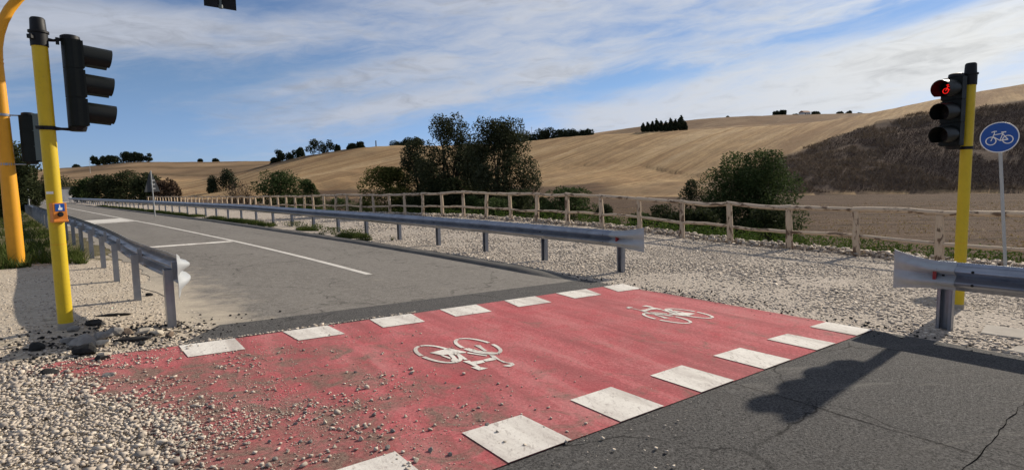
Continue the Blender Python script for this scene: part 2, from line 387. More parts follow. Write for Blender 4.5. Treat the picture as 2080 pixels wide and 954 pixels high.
def b_gravel(k, o):
    p = k.pos()
    a = k.vor(p, 26, out='Color'); ad = k.vor(p, 26); b2 = k.vor(p, 60, out='Color'); big = k.noise(p, .5, 5, .6)
    r = k.sep(a)[0]; r2 = k.sep(b2)[1]
    c = k.mix(r, (.34, .29, .245), (.58, .505, .425)); c = k.mix(k.mr(r2, 0, 1, 0, .45), c, (.46, .405, .335))
    c = k.mix(k.mr(ad, .3, .65, 0, .5), c, (.22, .19, .155))
    c = k.mix(k.mr(big, .45, .7, 0, .35), c, (.30, .255, .20))
    h = k.m('SUBTRACT', 1., ad); k.bsdf(o, c, .95, 0, .15, k.bump(h, .9, .03, k.bump(k.noise(p, 12, 4), .4, .03)))
M_gravel = mat('limestone_gravel_bed', b_gravel)
def b_verge(k, o):
    p = k.pos(); x, y, z = k.sep(p); a = k.vor(p, 22, out='Color'); ad = k.vor(p, 22); b2 = k.noise(p, 34, 7, .85); big = k.noise(p, 1.1, 6, .6, .4)
    c = k.mix(k.mr(b2, .36, .66), (.26, .21, .155), (.60, .52, .41)); c = k.mix(k.mr(k.sep(a)[0], .6, 1, 0, .4), c, (.55, .49, .4))
    c = k.mix(k.mr(big, .48, .72, 0, .45), c, (.27, .22, .16))
    # turf and dry weeds from the pole on
    t = k.m('ADD', k.mr(y, 8.4, 11., 0, 1), k.mr(k.noise(p, 1.7, 5, .6), .3, .7, -.45, .45))
    soil = k.mix(k.noise(p, 5, 6, .65), (.05, .055, .02), (.16, .125, .07))
    c = k.mix(k.mr(t, .3, .7), c, soil)
    k.bsdf(o, c, .95, 0, .15, k.bump(k.m('SUBTRACT', 1., ad), .6, .02, k.bump(b2, .5, .01)))
M_verge = mat('sandy_verge', b_verge)
def b_terrain(k, o):
    p = k.pos(); col = k.attr('cover'); zo = k.sep(k.attr('zone'))
    plough, stub, scrub = zo
    fine = k.noise(p, 1.6, 6, .7); mid = k.noise(p, .22, 6, .65, .4)
    # harvested rows on the stubble, furrows on the plough
    rows = k.noise(k.mapv(p, (.02, .55, .0), (0, 0, R(-14))), 1.0, 6, .75, .3)
    rows2 = k.noise(k.mapv(p, (.007, .085, .0), (0, 0, R(-12))), 1.0, 7, .68, .6)
    fur = k.noise(k.mapv(p, (.05, 1.3, 0), (0, 0, R(36))), 1.0, 6, .68, .25)
    fl = k.noise(p, 2.3, 5, .75)
    c = k.mix(k.m('MULTIPLY', stub, k.mr(rows, .42, .62, 0, .9)), col, k.mix(.75, col, (.20, .13, .07)))
    c = k.mix(k.m('MULTIPLY', stub, k.mr(rows2, .48, .60, 0, .85)), c, (.22, .128, .064))
    c = k.mix(k.m('MULTIPLY', stub, k.mr(rows2, .46, .34, 0, .6)), c, (.53, .40, .24))
    pt = k.noise(p, .05, 8, .75, .6); c = k.mix(k.m('MULTIPLY', stub, k.mr(pt, .46, .64, 0, .65)), c, (.27, .185, .105))
    pt2 = k.noise(k.mapv(p, (.15, .5, 0), (0, 0, R(-14))), 1., 8, .82, .5); c = k.mix(k.m('MULTIPLY', stub, k.mr(pt2, .5, .66, 0, .62)), c, (.23, .155, .09))
    sp = k.noise(p, .9, 7, .8); c = k.mix(k.m('MULTIPLY', stub, k.mr(sp, .5, .66, 0, .55)), c, (.20, .135, .08))
    c = k.mix(k.m('MULTIPLY', plough, k.mr(fur, .44, .58)), c, (.055, .037, .026))
    c = k.mix(k.m('MULTIPLY', plough, k.mr(fl, .58, .70, 0, .55)), c, (.28, .21, .14))
    c = k.mix(k.m('MULTIPLY', scrub, k.mr(mid, .42, .6, 0, .6)), c, (.065, .047, .038))
    c = k.mix(k.m('MULTIPLY', scrub, k.mr(fine, .55, .72, 0, .6)), c, (.19, .135, .09))
    c = k.mix(k.mr(fine, .35, .75, 0, .3), c, k.mix(.5, c, (.08, .055, .03)))
    h = k.m('ADD', k.m('MULTIPLY', fur, plough), k.m('ADD', fine, k.m('MULTIPLY', mid, scrub)))
    k.bsdf(o, c, 1., 0, .05, k.bump(h, .8, .35))
M_terrain = mat('farmland', b_terrain)
def b_kerb(k, o):
    p = k.pos(); n = k.noise(p, 30, 5, .7); big = k.noise(p, 1.6, 5, .6)
    c = k.mix(n, (.06, .057, .053), (.16, .15, .135)); c = k.mix(k.mr(big, .45, .7, 0, .6), c, (.05, .048, .045))
    k.bsdf(o, c, .95, 0, .2, k.bump(n, .7, .012))
M_kerb = mat('asphalt_berm', b_kerb)

# ------------------------------------------------------------------ ground shape
_T = np.array([(-60, 0), (0, 0), (3.8, -.05), (13.2, -.65), (29.5, -2.35), (60.9, -5.3), (167, -15), (400, -38)], float)
_ys = np.arange(-60, 400, 1.0); _g = np.interp(_ys, _T[:, 0], _T[:, 1]); _k = np.exp(-(np.arange(-8, 9)/4.)**2/2); _k /= _k.sum()
_g = np.convolve(np.pad(_g, 8, mode='edge'), _k, mode='valid'); _g[_ys < 0] *= 0
def g(y): return np.interp(y, _ys, _g)                       # the road bends gently to the left
def zl(y): return np.interp(y, [-5, 25, 83, 200], [0, .03, 0, -.1])
def zr(y): return np.interp(y, [0, 1.1, 5.6, 10, 16, 25, 50, 83, 200], [-.215, -.215, -.175, -.15, -.12, -.03, -.03, -.08, -.3])
def zf(y): return np.interp(y, [-10, -2.3, 1, 4.4, 7.7, 11, 16, 28, 36, 50, 91, 147, 200], [-.42, -.39, -.32, -.21, -.06, .01, .07, -.06, -.15, -.24, -.38, -.5, -.6])
def sm(a, b, x): t = np.clip((x-a)/(b-a), 0, 1); return t*t*(3-2*t)
FIELD = -1.55
def Hnear(x, y):
    x = np.asarray(x, float); y = np.asarray(y, float)
    s = x-g(y); a, b, c = zl(y), zr(y), zf(y)
    z = np.where(s < 7.8, a+(b-a)*s/7.8, b+(c-b)*np.clip((s-7.8)/6.6, 0, 1))
    z = np.where(s < -1.2, a-(b-a)*1.2/7.8, z)
    z = z+sm(14.9, 18.5, s)*(FIELD-c)                        # bank down to the ditch and the field
    bank = sm(5.5, 13, y)*(sm(-1.6, -3.2, s)*.28+sm(-2.6, -7, s)*.9)
    z = z+bank+.085*np.exp(-((x+.91)**2+(y-1.29)**2)/.9**2)
    return z
# hillsides: for a few bearings (as columns of the view) distance and rise of foot, shoulder, ridge, dip, back ridge, far end
def rise(col, dep, row):
    hor = 394.4-.018*col; return CAM[2]+dep*(hor-row)/FPX
HT = [ # col, (foot), (shoulder), (ridge), (dip), (back ridge)
 (-700, 260, 300, 352, 420, 350, 520, 352, 800, 345),
 (0,   240, 300, 385, 420, 372, 520, 372, 800, 349),
 (80,  240, 300, 388, 420, 376, 520, 374, 800, 347),
 (200, 235, 300, 388, 400, 368, 520, 366, 780, 339),
 (260, 230, 290, 388, 390, 366, 520, 360, 760, 328),
 (330, 225, 280, 389, 380, 368, 520, 360, 760, 330),
 (400, 200, 260, 386, 330, 374, 480, 372, 740, 331),
 (450, 190, 250, 382, 320, 362, 470, 366, 740, 330),
 (500, 185, 245, 374, 320, 347, 460, 358, 740, 328),
 (560, 178, 240, 362, 320, 330, 440, 345, 740, 330),
 (650, 168, 235, 352, 315, 312, 430, 330, 740, 330),
 (740, 160, 230, 347, 310, 298, 430, 312, 700, 318),
 (830, 150, 225, 345, 305, 297, 430, 306, 600, 304),
 (950, 140, 220, 342, 300, 296, 420, 306, 560, 300),
 (1060, 130, 210, 340, 290, 292, 410, 302, 540, 290),
 (1200, 124, 200, 332, 280, 274, 400, 284, 540, 275),
 (1300, 120, 195, 328, 270, 270, 390, 275, 540, 262),
 (1400, 118, 150, 364, 262, 265, 390, 266, 560, 248),
 (1480, 116, 145, 352, 255, 262, 390, 262, 580, 242),
 (1560, 115, 142, 330, 245, 257, 390, 260, 600, 240),
 (1640, 112, 145, 304, 232, 251, 390, 258, 620, 239),
 (1740, 110, 150, 264, 218, 237, 380, 246, 640, 237),
 (1780, 109, 150, 248, 208, 228, 370, 244, 640, 238),
 (1900, 105, 142, 230, 192, 203, 360, 236, 640, 236),
 (2080, 98,  132, 205, 172, 171, 340, 215, 640, 230),
 (2500, 90,  122, 160, 152, 110, 320, 170, 640, 200),
 (3600, 84,  112, 120, 140, 60, 320, 150, 640, 180)]
_hc = np.array([h[0] for h in HT], float)
_hd = np.array([[h[1], h[2], h[4], h[6], h[8], h[8]*1.6] for h in HT], float)
_hz = np.array([[FIELD, rise(h[0], h[2], h[3]), rise(h[0], h[4], h[5]), rise(h[0], h[6], h[7]), rise(h[0], h[8], h[9]), rise(h[0], h[8], h[9])*.6] for h in HT], float)
def vnoise(x, y, sc, seed):
    r = np.random.default_rng(seed).random((256, 256)); X = np.asarray(x)/sc; Y = np.asarray(y)/sc
    xi = np.floor(X).astype(int); yi = np.floor(Y).astype(int); fx = X-xi; fy = Y-yi; fx = fx*fx*(3-2*fx); fy = fy*fy*(3-2*fy)
    q = lambda i, j: r[(xi+i) % 256, (yi+j) % 256]
    return (q(0, 0)*(1-fx)+q(1, 0)*fx)*(1-fy)+(q(0, 1)*(1-fx)+q(1, 1)*fx)*fy-.5
def view(x, y):
    dx = np.asarray(x, float)-CAM[0]; dy = np.asarray(y, float)-CAM[1]
    dep = dx*sy_+dy*cy_; lat = dx*cy_-dy*sy_
    col = np.where(dep > 1, 1040+FPX*lat/np.maximum(dep, 1), np.where(lat > 0, 3600, -700))
    return dep, np.clip(col, -700, 3600)
_fc = np.arange(-700, 3600.1, 4.); _kk = np.exp(-(np.arange(-40, 41)/13.)**2/2); _kk /= _kk.sum()
def _fine(a): return np.convolve(np.pad(np.interp(_fc, _hc, a), 40, mode='edge'), _kk, mode='valid')
_fd = [_fine(_hd[:, i]) for i in range(6)]; _fz = [_fine(_hz[:, i]) for i in range(6)]
def hillpos(x, y):
    dep, col = view(x, y)
    D = [np.interp(col, _fc, q) for q in _fd]; Z = [np.interp(col, _fc, q) for q in _fz]
    t = np.full(np.shape(dep), 0.); z = np.full(np.shape(dep), FIELD)
    for i in range(5):
        u = np.clip((dep-D[i])/(D[i+1]-D[i]), 0, 1); t = np.where(dep > D[i], i+u, t)
        us = u if i in (0, 1) else u*u*(3-2*u)
        if i == 1: us = u+.10*u*u*(1-u)
        z = np.where(dep > D[i], Z[i]+(Z[i+1]-Z[i])*us, z)
    return dep, col, t, z
def H(x, y):
    zn = Hnear(x, y); dep, col, t, zh = hillpos(x, y)
    s = np.asarray(x)-g(y)
    k = np.minimum(1, np.maximum(0, t))*sm(.0, .12, t)
    rough = (vnoise(x, y, 26, 1)*1.6+vnoise(x, y, 9, 2)*.7+vnoise(x, y, 3.2, 3)*.35)*np.clip(t*3, 0, 1)*np.where(t < 1, 1.2, .45)
    cor = sm(32, 12, np.abs(s-6))*sm(240, 200, dep)          # the road keeps its own level
    far = zh+rough
    base = np.where(t > 0, far, zn)
    base = base + (t <= 0)*sm(19, 30, s)*(vnoise(x, y, 2.2, 5)*.10+vnoise(x, y, .9, 6)*.06)
    return base*(1-cor)+zn*cor
def H1(x, y): return float(H(np.array([x]), np.array([y]))[0])
def at(col, dep):                                            # bearing given as a column of the view, distance along it
    lat = (col-1040)/FPX*dep; x = CAM[0]+sy_*dep+cy_*lat; y = CAM[1]+cy_*dep-sy_*lat
    return float(x), float(y), H1(x, y)
def ground_px(px, py):                                       # point of the crossing's sloping plane seen there
    d = fw+rt*(px-1040)/FPX-upv*(py-477)/FPX; t = (-.027*CAM[0]-CAM[2])/(d[2]+.027*d[0]); q = CAM+d*t
    return float(q[0]), float(q[1])

def build_terrain():
    a = np.concatenate([np.arange(-62, 62.01, .2), np.arange(65, 298, 4.)]); a = np.radians(a)
    r = np.concatenate([np.linspace(.3, 30, 60)[:-1], np.geomspace(30, 2600, 300)])
    A, Rr = np.meshgrid(YAW+a, r); X = CAM[0]+np.sin(A)*Rr; Y = CAM[1]+np.cos(A)*Rr
    Z = H(X, Y); s = X-g(Y); dep, col, t, zh = hillpos(X, Y)
    Z = Z-.12*((s > -14) & (s < 15.2) & (Y < 215) & (Y > -28))
    nr, na = X.shape
    i = np.arange(nr-1)[:, None]*na; j = np.arange(na)[None, :]; j2 = (j+1) % na
    F = np.stack([i+j, i+j2, i+na+j2, i+na+j], -1).reshape(-1, 4)[:, ::-1]
    V = np.stack([X, Y, Z], -1).reshape(-1, 3)
    m = np_mesh('terrain', V, F, M_terrain, True)
    # land cover
    jit = vnoise(X, Y, 14, 11)*.35+vnoise(X, Y, 4, 12)*.2
    stubc = np.array([.45, .305, .155]); scrubc = np.array([.14, .10, .075]); plc = np.array([.115, .077, .053]); farc = np.array([.27, .185, .11]); grn = np.array([.06, .08, .025])
    hb = vnoise(X, Y, 120, 13)[..., None]
    C = np.tile(stubc, (nr, na, 1))*(1+.3*hb)
    zone = np.zeros((nr, na, 3)); zone[..., 1] = 1
    wfar = sm(2.6, 3.2, t+jit)[..., None]; C = C*(1-wfar)+farc*(1+.8*vnoise(X, Y, 60, 14)[..., None])*wfar
    bands = (sm(.0, .25, vnoise(X, Y, 45, 15))*sm(2.8, 3.4, t))[..., None]; C = C*(1-bands*.7)+np.array([.10, .07, .05])*bands*.7
    # scrub on the near steep face (right) up to its shoulder
    edge = np.interp(col, [1200, 1300, 1420, 1560, 1640, 1780, 3600], [0., .25, .75, 1.0, 1.02, 1.02, 1.02])
    ws = (sm(.0, .05, t)*sm(edge+.05, edge-.07, t+jit*.2)*sm(1180, 1300, col)*(.45+.55*sm(1380, 1540, col)))[..., None]
    C = C*(1-ws)+scrubc*ws
    hedge = (sm(1.80, 1.9, t+jit*.12)*sm(2.35, 2.2, t+jit*.1)*sm(380, 430, col)*sm(735, 690, col))[..., None]; C = C*(1-hedge)+np.array([.075, .055, .035])*hedge
    dk = (sm(2.02, 2.1, t+jit*.05)*sm(4.05, 3.93, t+jit*.12)*sm(1250, 1320, col)*sm(1780, 1700, col))[..., None]*.8; C = C*(1-dk)+np.array([.135, .085, .055])*dk
    ln = (np.maximum.reduce([np.exp(-((t+jit*.08-q)/.03)**2) for q in (3.3, 3.55, 3.78, 3.93)])*sm(60, 120, col)*sm(600, 540, col))[..., None]*.85; C = C*(1-ln)+np.array([.06, .045, .03])*ln
    # brown ploughed strip along the foot of the middle hill
    wp2 = (sm(0, .05, t)*sm(.34, .25, t+jit*.2)*sm(560, 640, col)*sm(1300, 1200, col))[..., None]; C = C*(1-wp2)+plc*wp2
    wp = (t <= 0)[..., None]*1.0; C = C*(1-wp)+plc*wp
    zone[..., 2] = ws[..., 0]; zone[..., 0] = np.maximum(wp, wp2*.7)[..., 0]; zone[..., 1] = (1-zone[..., 2])*(1-zone[..., 0])*(1-.6*wfar[..., 0])
    # grass along the ditch and on the bank, left side green
    wg = ((t <= 0)*(sm(14.6, 15.5, s)*sm(24, 19, s)+sm(-2, -3.5, s)*.7*sm(-60, -20, s)))[..., None]; C = C*(1-wg)+grn*(1+vnoise(X, Y, 1.5, 16)[..., None])*wg
    zone[..., 0] *= (1-wg[..., 0])
    for nm, arr in (('cover', C), ('zone', zone)):
        at_ = m.attributes.new(nm, 'FLOAT_COLOR', 'POINT'); q = np.ones((nr*na, 4), np.float32); q[:, :3] = np.clip(arr, 0, 1).reshape(-1, 3); at_.data.foreach_set('color', q.ravel())
    return tag(place('terrain', m), 'brown farmland of stubble fields and scrub rising to hills', kind='structure')
terrain = build_terrain()

def sheet(name, s0, s1, y0, y1, ns, ny, off, mt, yfun=None, edge=None):
    if y1 > 40: ys = np.concatenate([np.linspace(y0, 30, ny//2), np.geomspace(30.5, y1, ny-ny//2)])
    else: ys = np.linspace(y0, y1, ny)
    S, Y = np.meshgrid(np.linspace(s0, s1, ns), ys)
    if edge is not None: S = edge(S, Y)
    X = S+g(Y); Z = Hnear(X, Y)+off
    i = np.arange(ny-1)[:, None]*ns; j = np.arange(ns-1)[None, :]
    F = np.stack([i+j, i+j+1, i+ns+j+1, i+ns+j], -1).reshape(-1, 4)
    m = np_mesh(name, np.stack([X, Y, Z], -1).reshape(-1, 3), F, mt, True)
    q = m.attributes.new('lat', 'FLOAT', 'POINT'); q.data.foreach_set('value', S.astype(np.float32).ravel())
    return tag(place(name, m), kind='structure')
def wob(S, Y):        # uneven left rim of the asphalt
    w = np.where(S < .8, (S-.8)/(.25-.8), 0); return S+w*(vnoise(Y, Y*0, .9, 21)*.3+vnoise(Y, Y*0, .3, 22)*.12)
def wobg(S, Y):       # uneven rim of the gravel bed
    w = np.where(S > 13.5, (S-13.5)/1.3, 0); return S+w*(vnoise(Y, Y*0, 1.2, 23)*.5)
verge = sheet('verge', -13, .6, -26, 210, 70, 260, .0, M_verge)
gravel_bed = sheet('gravel_path', 6.1, 14.8, -26, 210, 46, 300, .0, M_gravel, edge=wobg)
road = sheet('road', .25, 6.3, .55, 210, 24, 300, .008, M_old, edge=wob)
fresh = sheet('fresh_asphalt', -.05, 6.35, -26, .8, 26, 120, .014, M_new, edge=lambda S, Y: S+np.where(Y > .0, np.where(S < 3, (3-S)/3*Y*.7, 0), 0)+np.where(S > 6.2, vnoise(Y, Y*0, .5, 24)*.12, 0))
# red crossing
GBY = [-6, -4, -2.75, -2.3, -1.85, -1.0, -.55, .05]; GBX = [-.5, -.5, -.46, -.2, -.38, -.72, -.95, -1.05]
def wobr(S, Y):      # left end of the paint runs out unevenly under the gravel
    L_ = np.interp(Y, GBY, GBX)-.1+vnoise(Y, Y*0, .4, 25)*.2+vnoise(Y, Y*0, .13, 26)*.12; t = (S+1.15)/(6.33+1.15); return L_+(6.33-L_)*t
red = sheet('cycle_crossing', -1.15, 6.33, -3.82, .04, 60, 40, .020, M_redp, edge=wobr)
for o, l in ((verge, 'sandy verge with pebbles left of the road'), (gravel_bed, 'pale limestone gravel path beside the road'), (road, 'worn grey asphalt road running into the distance'), (fresh, 'dark fresh asphalt around the crossing'), (red, 'red painted cycle crossing across the road')): o['label'] = l

def flat_poly(pts, off):     # one flat marking on the sloping carriageway
    P = np.array(pts, float); Z = Hnear(P[:, 0], P[:, 1])+off
    return [(float(p[0]), float(p[1]), float(z)) for p, z in zip(P, Z)]
FAR_SQ = [[(362,705),(478,692),(500,715),(383,730)],[(577,680),(668,666),(703,684),(610,698)],[(751,653),(842,643),(866,658),(781,670)],[(897,633),(976,624),(1003,637),(927,647)],[(1019,612),(1085,604),(1118,616),(1049,625)],[(1125,597),(1185,588),(1218,600),(1160,607)],[(1219,583),(1267,578),(1301,588),(1252,594)]]
def square(pts):
    n = 4; V = flat_poly(pts, .026); b = MB(); b.add(V, [(3, 2, 1, 0)]); b.obj('white_square', M_whp, red)
for i in range(7):
    x0, x1 = .00+.985*i, .49+.985*i; j = lambda: random.uniform(-.012, .012)
    xs = [(-.02, .48, .48, 0), (.96, 1.45, 1.47, .99), (1.96, 2.51, 2.44, 1.92), (2.93, 3.5, 3.41, 2.88), (3.98, 4.55, 4.44, 3.87), (4.97, 5.62, 5.45, 4.91), (6.02, 6.5, 6.37, 5.85)][i]
    square([(xs[0], .03), (xs[1], .03), (xs[2], -.47), (xs[3], -.45)])
for i in range(7):
    a = [5.88, 4.94, 3.95, 3.01, 2.09, 1.15, .22][i]; b_ = [6.30, 5.35, 4.41, 3.46, 2.54, 1.63, .70][i]
    square([(a, -3.32+j()), (b_, -3.32+j()), (b_+.01, -3.82), (a, -3.82)])
# stencilled bicycles
STEN = [
 [(500,410),(820,335),(930,358),(1095,395),(1085,412),(930,418),(850,432),(690,448)],
 [(680,455),(720,448),(845,488),(835,512)],
 [(805,437),(885,432),(935,492),(1000,545),(935,578),(845,540),(870,500)],
 [(930,430),(985,422),(1120,518),(1070,525)],
 [(1040,550),(1150,535),(1180,556),(1255,598),(1330,645),(1250,645),(1160,595)],
 [(1180,556),(1365,530),(1405,566),(1258,600)],
 [(1170,645),(1330,645),(1450,662),(1310,698)],
 [(1368,526),(1500,488),(1580,500),(1580,525),(1420,552)],
 [(1470,440),(1560,452),(1650,525),(1780,572),(1700,570),(1600,518),(1520,490)],
 [(1700,566),(1850,570),(1888,605),(1810,640),(1690,625),(1830,592)],
 [(1120,400),(1440,450),(1430,466),(1108,416)],
 [(1120,328),(1300,372),(1440,395),(1600,405),(1620,432),(1440,428),(1270,385),(1140,348)],
 [(1220,282),(1330,283),(1362,320),(1442,378),(1395,384),(1320,335)]]
def canon(a, b):
    x, y = ground_px(810+a/8, 670+b/8); return (x-1.90, -y-1.71)
def stencil(name, fx, fy, sx, sy, label):
    b = MB()
    def put(poly):
        V = [(fx+sx*p[0], fy+sy*p[1]) for p in poly]
        ar = sum(V[i][0]*V[(i+1) % len(V)][1]-V[(i+1) % len(V)][0]*V[i][1] for i in range(len(V)))
        if ar < 0: V = V[::-1]
        b.add(flat_poly(V, .0255), [tuple(range(len(V)))])
    for poly in STEN: put([canon(*p) for p in poly])
    for cx in (0.0, .455):
        for (a0, a1) in ((8, 84), (90, 178), (184, 262), (268, 356)):
            n = 10
            for q in range(n):
                t0, t1 = R(a0+(a1-a0)*q/n), R(a0+(a1-a0)*(q+1)/n)
                e = lambda t, r: (cx+(.175-r)*math.cos(t)-.06*math.sin(t)*0, (.35-r)*math.sin(t))
                put([e(t0, 0), e(t1, 0), e(t1, .04), e(t0, .04)])
    o = b.obj(name, M_whp, red); o['label'] = label
stencil('bicycle_symbol', 1.90, -1.71, 1, -1, 'white stencilled bicycle nearer the rubble side of the red crossing')
stencil('bicycle_symbol', 5.38, -2.05, -1, 1, 'white stencilled bicycle nearer the gravel path side of the red crossing')
# carriageway lines
def strip(name, s0, s1, y0, y1, n, mt, parent, label, off=.013):
    ys = np.linspace(y0, y1, n); V = []; F = []
    for i, y in enumerate(ys):
        for s in (s0, s1): V.append((s+float(g(y)), y, float(Hnear(s+g(y), y))+off))
        if i: F.append((2*i-2, 2*i-1, 2*i+1, 2*i))
    b = MB(); b.add(V, F); o = b.obj(name, mt, parent); o['label'] = label; return o
strip('centre_line', 3.53, 3.66, 3.6, 140, 90, M_fade, road, 'thin white centre line of the road')
def cross_line(s0, y0, s1, y1, w, name, label, mt):
    P = [(s0+float(g(y0)), y0), (s1+float(g(y1)), y1), (s1+float(g(y1+w)), y1+w), (s0+float(g(y0+w)), y0+w)]
    b = MB(); b.add(flat_poly(P, .0135), [(0, 1, 2, 3)]); o = b.obj(name, mt, road); o['label'] = label
cross_line(.5, 11.7, 3.5, 12.55, .42, 'stop_line', 'white stop line across the left lane', M_whp)
cross_line(.5, 26.6, 3.5, 28.9, .5, 'stop_line', 'second white line across the lane farther off', M_whp)
cross_line(.5, 27.3, 3.5, 29.6, 4.0, 'faded_patch', 'pale worn patch behind the far white line', M_fade)
# tar seams in the fresh surface
M_seam = paintish('tar_seam', (.006, .006, .006), .9, .2, (.01, .01, .01), .2, spec=0.)
def seam(pts, w, label):
    V = []; F = []; n = len(pts)
    for i, p in enumerate(pts):
        q = np.array(pts[min(i+1, n-1)])-np.array(pts[max(i-1, 0)]); q = q/np.linalg.norm(q); ww = w*random.uniform(.5, 1.4)/2
        for sg in (-1, 1): V.append((p[0]-q[1]*ww*sg, p[1]+q[0]*ww*sg))
        if i: F.append((2*i-2, 2*i, 2*i+1, 2*i-1))
    b = MB(); b.add(flat_poly(V, .0175), F); o = b.obj('tar_seam', M_seam, fresh); o['label'] = label
def wavy(x0, y0, x1, y1, n, a): return [(x0+(x1-x0)*i/n+random.uniform(-a, a), y0+(y1-y0)*i/n+random.uniform(-a, a)) for i in range(n+1)]
seam(wavy(3.42, -3.84, 3.45, -8, 26, .012), .006, 'thin dark seam running on from the crossing')
seam(wavy(2.2, -5.42, 6.3, -5.33, 46, .012), .005, 'dark seam across the right corner of the fresh asphalt')
# low asphalt berm along the right rim
def berm():
    ys = np.concatenate([np.linspace(.75, 20, 60), np.linspace(20.6, 80, 60)]); rings = []
    for y in ys:
        gx = float(g(y)); k = min(1, (y-.7)/1.2); q = float(vnoise(np.array([y]), np.array([0.]), .4, 31)[0])*.03
        rings.append([(gx+s+q, float(y), float(Hnear(gx+s, y))+h*k-.02+q*.4) for s, h in ((6.02, .02), (6.10, .075), (6.16, .095), (6.34, .10), (6.44, .08), (6.52, .02))])
    b = MB(); b.loft(rings, closed=False, cap=False); return b.obj('kerb', M_kerb, None, True)
tag(berm(), 'low dark asphalt kerb along the right rim of the road', kind='structure')

# ------------------------------------------------------------------ gravel and stones
def ico():
    t = (1+5**.5)/2
    V = np.array([(-1, t, 0), (1, t, 0), (-1, -t, 0), (1, -t, 0), (0, -1, t), (0, 1, t), (0, -1, -t), (0, 1, -t), (t, 0, -1), (t, 0, 1), (-t, 0, -1), (-t, 0, 1)], float)/math.hypot(1, t)
    F = np.array([(0, 11, 5), (0, 5, 1), (0, 1, 7), (0, 7, 10), (0, 10, 11), (1, 5, 9), (5, 11, 4), (11, 10, 2), (10, 7, 6), (7, 1, 8), (3, 9, 4), (3, 4, 2), (3, 2, 6), (3, 6, 8), (3, 8, 9), (4, 9, 5), (2, 4, 11), (6, 2, 10), (8, 6, 7), (9, 8, 1)])
    return V, F
ICO_V, ICO_F = ico()
CUB_V = np.array([(i, j, k) for i in (-1, 1) for j in (-1, 1) for k in (-1, 1)], float)*.66
CUB_F = np.array([(0, 1, 3), (0, 3, 2), (4, 6, 7), (4, 7, 5), (0, 4, 5), (0, 5, 1), (2, 3, 7), (2, 7, 6), (0, 2, 6), (0, 6, 4), (1, 5, 7), (1, 7, 3)])
def stones_mesh(name, P, size, mt, coarse=False, flat=.6):
    V0, F0 = (CUB_V, CUB_F) if coarse else (ICO_V, ICO_F)
    n = len(P); nv = len(V0)
    protos = [V0*(1+rng.uniform(-.34, .34, V0.shape))+rng.uniform(-.16, .16, V0.shape) for _ in range(40)]
    V = np.stack(protos)[rng.integers(0, 40, n)]
    V = V*np.stack([rng.uniform(.75, 1.35, n), rng.uniform(.7, 1.1, n), rng.uniform(flat*.65, flat*1.35, n)], -1)[:, None, :]
    tx = rng.uniform(-.5, .5, n); c, s_ = np.cos(tx)[:, None], np.sin(tx)[:, None]
    V = np.stack([V[..., 0], V[..., 1]*c-V[..., 2]*s_, V[..., 1]*s_+V[..., 2]*c], -1)
    a = rng.uniform(0, 2*np.pi, n); c, s_ = np.cos(a)[:, None], np.sin(a)[:, None]
    V = np.stack([V[..., 0]*c-V[..., 1]*s_, V[..., 0]*s_+V[..., 1]*c, V[..., 2]], -1)*size[:, None, None]
    V = V+P[:, None, :]
    F = (F0[None]+np.arange(n)[:, None, None]*nv).reshape(-1, 3)
    return np_mesh(name, V.reshape(-1, 3), F, mt)
def gb(y): return np.interp(y, [-6, -4, -2.75, -2.3, -1.85, -1.0, -.55, .05, .1], [-.5, -.5, -.46, -.2, -.38, -.72, -.95, -1.05, 9.])
def left_gravel():
    n = 105000; x = rng.uniform(-3.4, 2.6, n); y = rng.uniform(-4.8, .1, n); b = gb(y)
    cl = vnoise(x, y, .35, 41)+vnoise(x, y, .12, 42)*.6
    d = x-b+vnoise(x, y, .25, 43)*.25
    pr = np.where(d < 0, 1., np.clip(.55*np.exp(-d/.2)+.34*np.exp(-d/.75)*np.clip(cl*4+.15, 0, 1.4)+.014*np.exp(-d/1.3), 0, 1))
    k = rng.random(n) < pr; x, y = x[k], y[k]
    sz = (.005+.014*rng.random(len(x))**2.2)*np.where(rng.random(len(x)) < .05, 1.8, 1.); sz = np.where(x-gb(y) > .1, sz*.8, sz)
    return np.stack([x, y, Hnear(x, y)+.002+sz*.12+np.interp(x-np.minimum(gb(y), 0), [-1.1, -.25], [0, .020])+np.where(x > gb(y)-.3, sz*.2, 0)], -1), sz
P, S_ = left_gravel()
n = 9000; x = rng.uniform(-4, .35, n); y = rng.uniform(.08, 2.2, n); k = rng.random(n) < np.clip(1.15-.75*(y-.1)-.25*np.abs(x+.5)+vnoise(x, y, .4, 44), .03, 1)
x, y = x[k], y[k]; P2 = np.stack([x, y, Hnear(x, y)+.006], -1)
n = 14000; x = rng.uniform(-4.5, .5, n); y = 1.2+rng.random(n)**1.3*8; k = rng.random(n) < np.clip(.5+vnoise(x, y, .7, 46)*1.6, .08, 1); x, y = x[k], y[k]
P3 = np.stack([x, y, Hnear(x, y)+.003], -1); S3 = .005+.012*rng.random(len(P3))**2
n = 26000; x = rng.uniform(-1.3, 3.2, n); y = rng.uniform(-4.3, 0, n); d = x-gb(y); cl = vnoise(x, y, .4, 47)+vnoise(x, y, .13, 48)*.7
k = (d > -.1) & (rng.random(n) < np.clip(np.exp(-d/.8)*(cl*4+.35), 0, 1)); x, y = x[k], y[k]
P3 = np.concatenate([P3, np.stack([x, y, Hnear(x, y)+.022], -1)]); S3 = np.concatenate([S3, rng.uniform(.0025, .006, len(x))])
tag(place('gravel', stones_mesh('gravel', np.concatenate([P, P2, P3]), np.concatenate([S_, rng.uniform(.008, .02, len(P2)), S3]), M_stone, True, .5)),
    'pale crushed limestone gravel spilling over the red paint', 'gravel', kind='stuff')
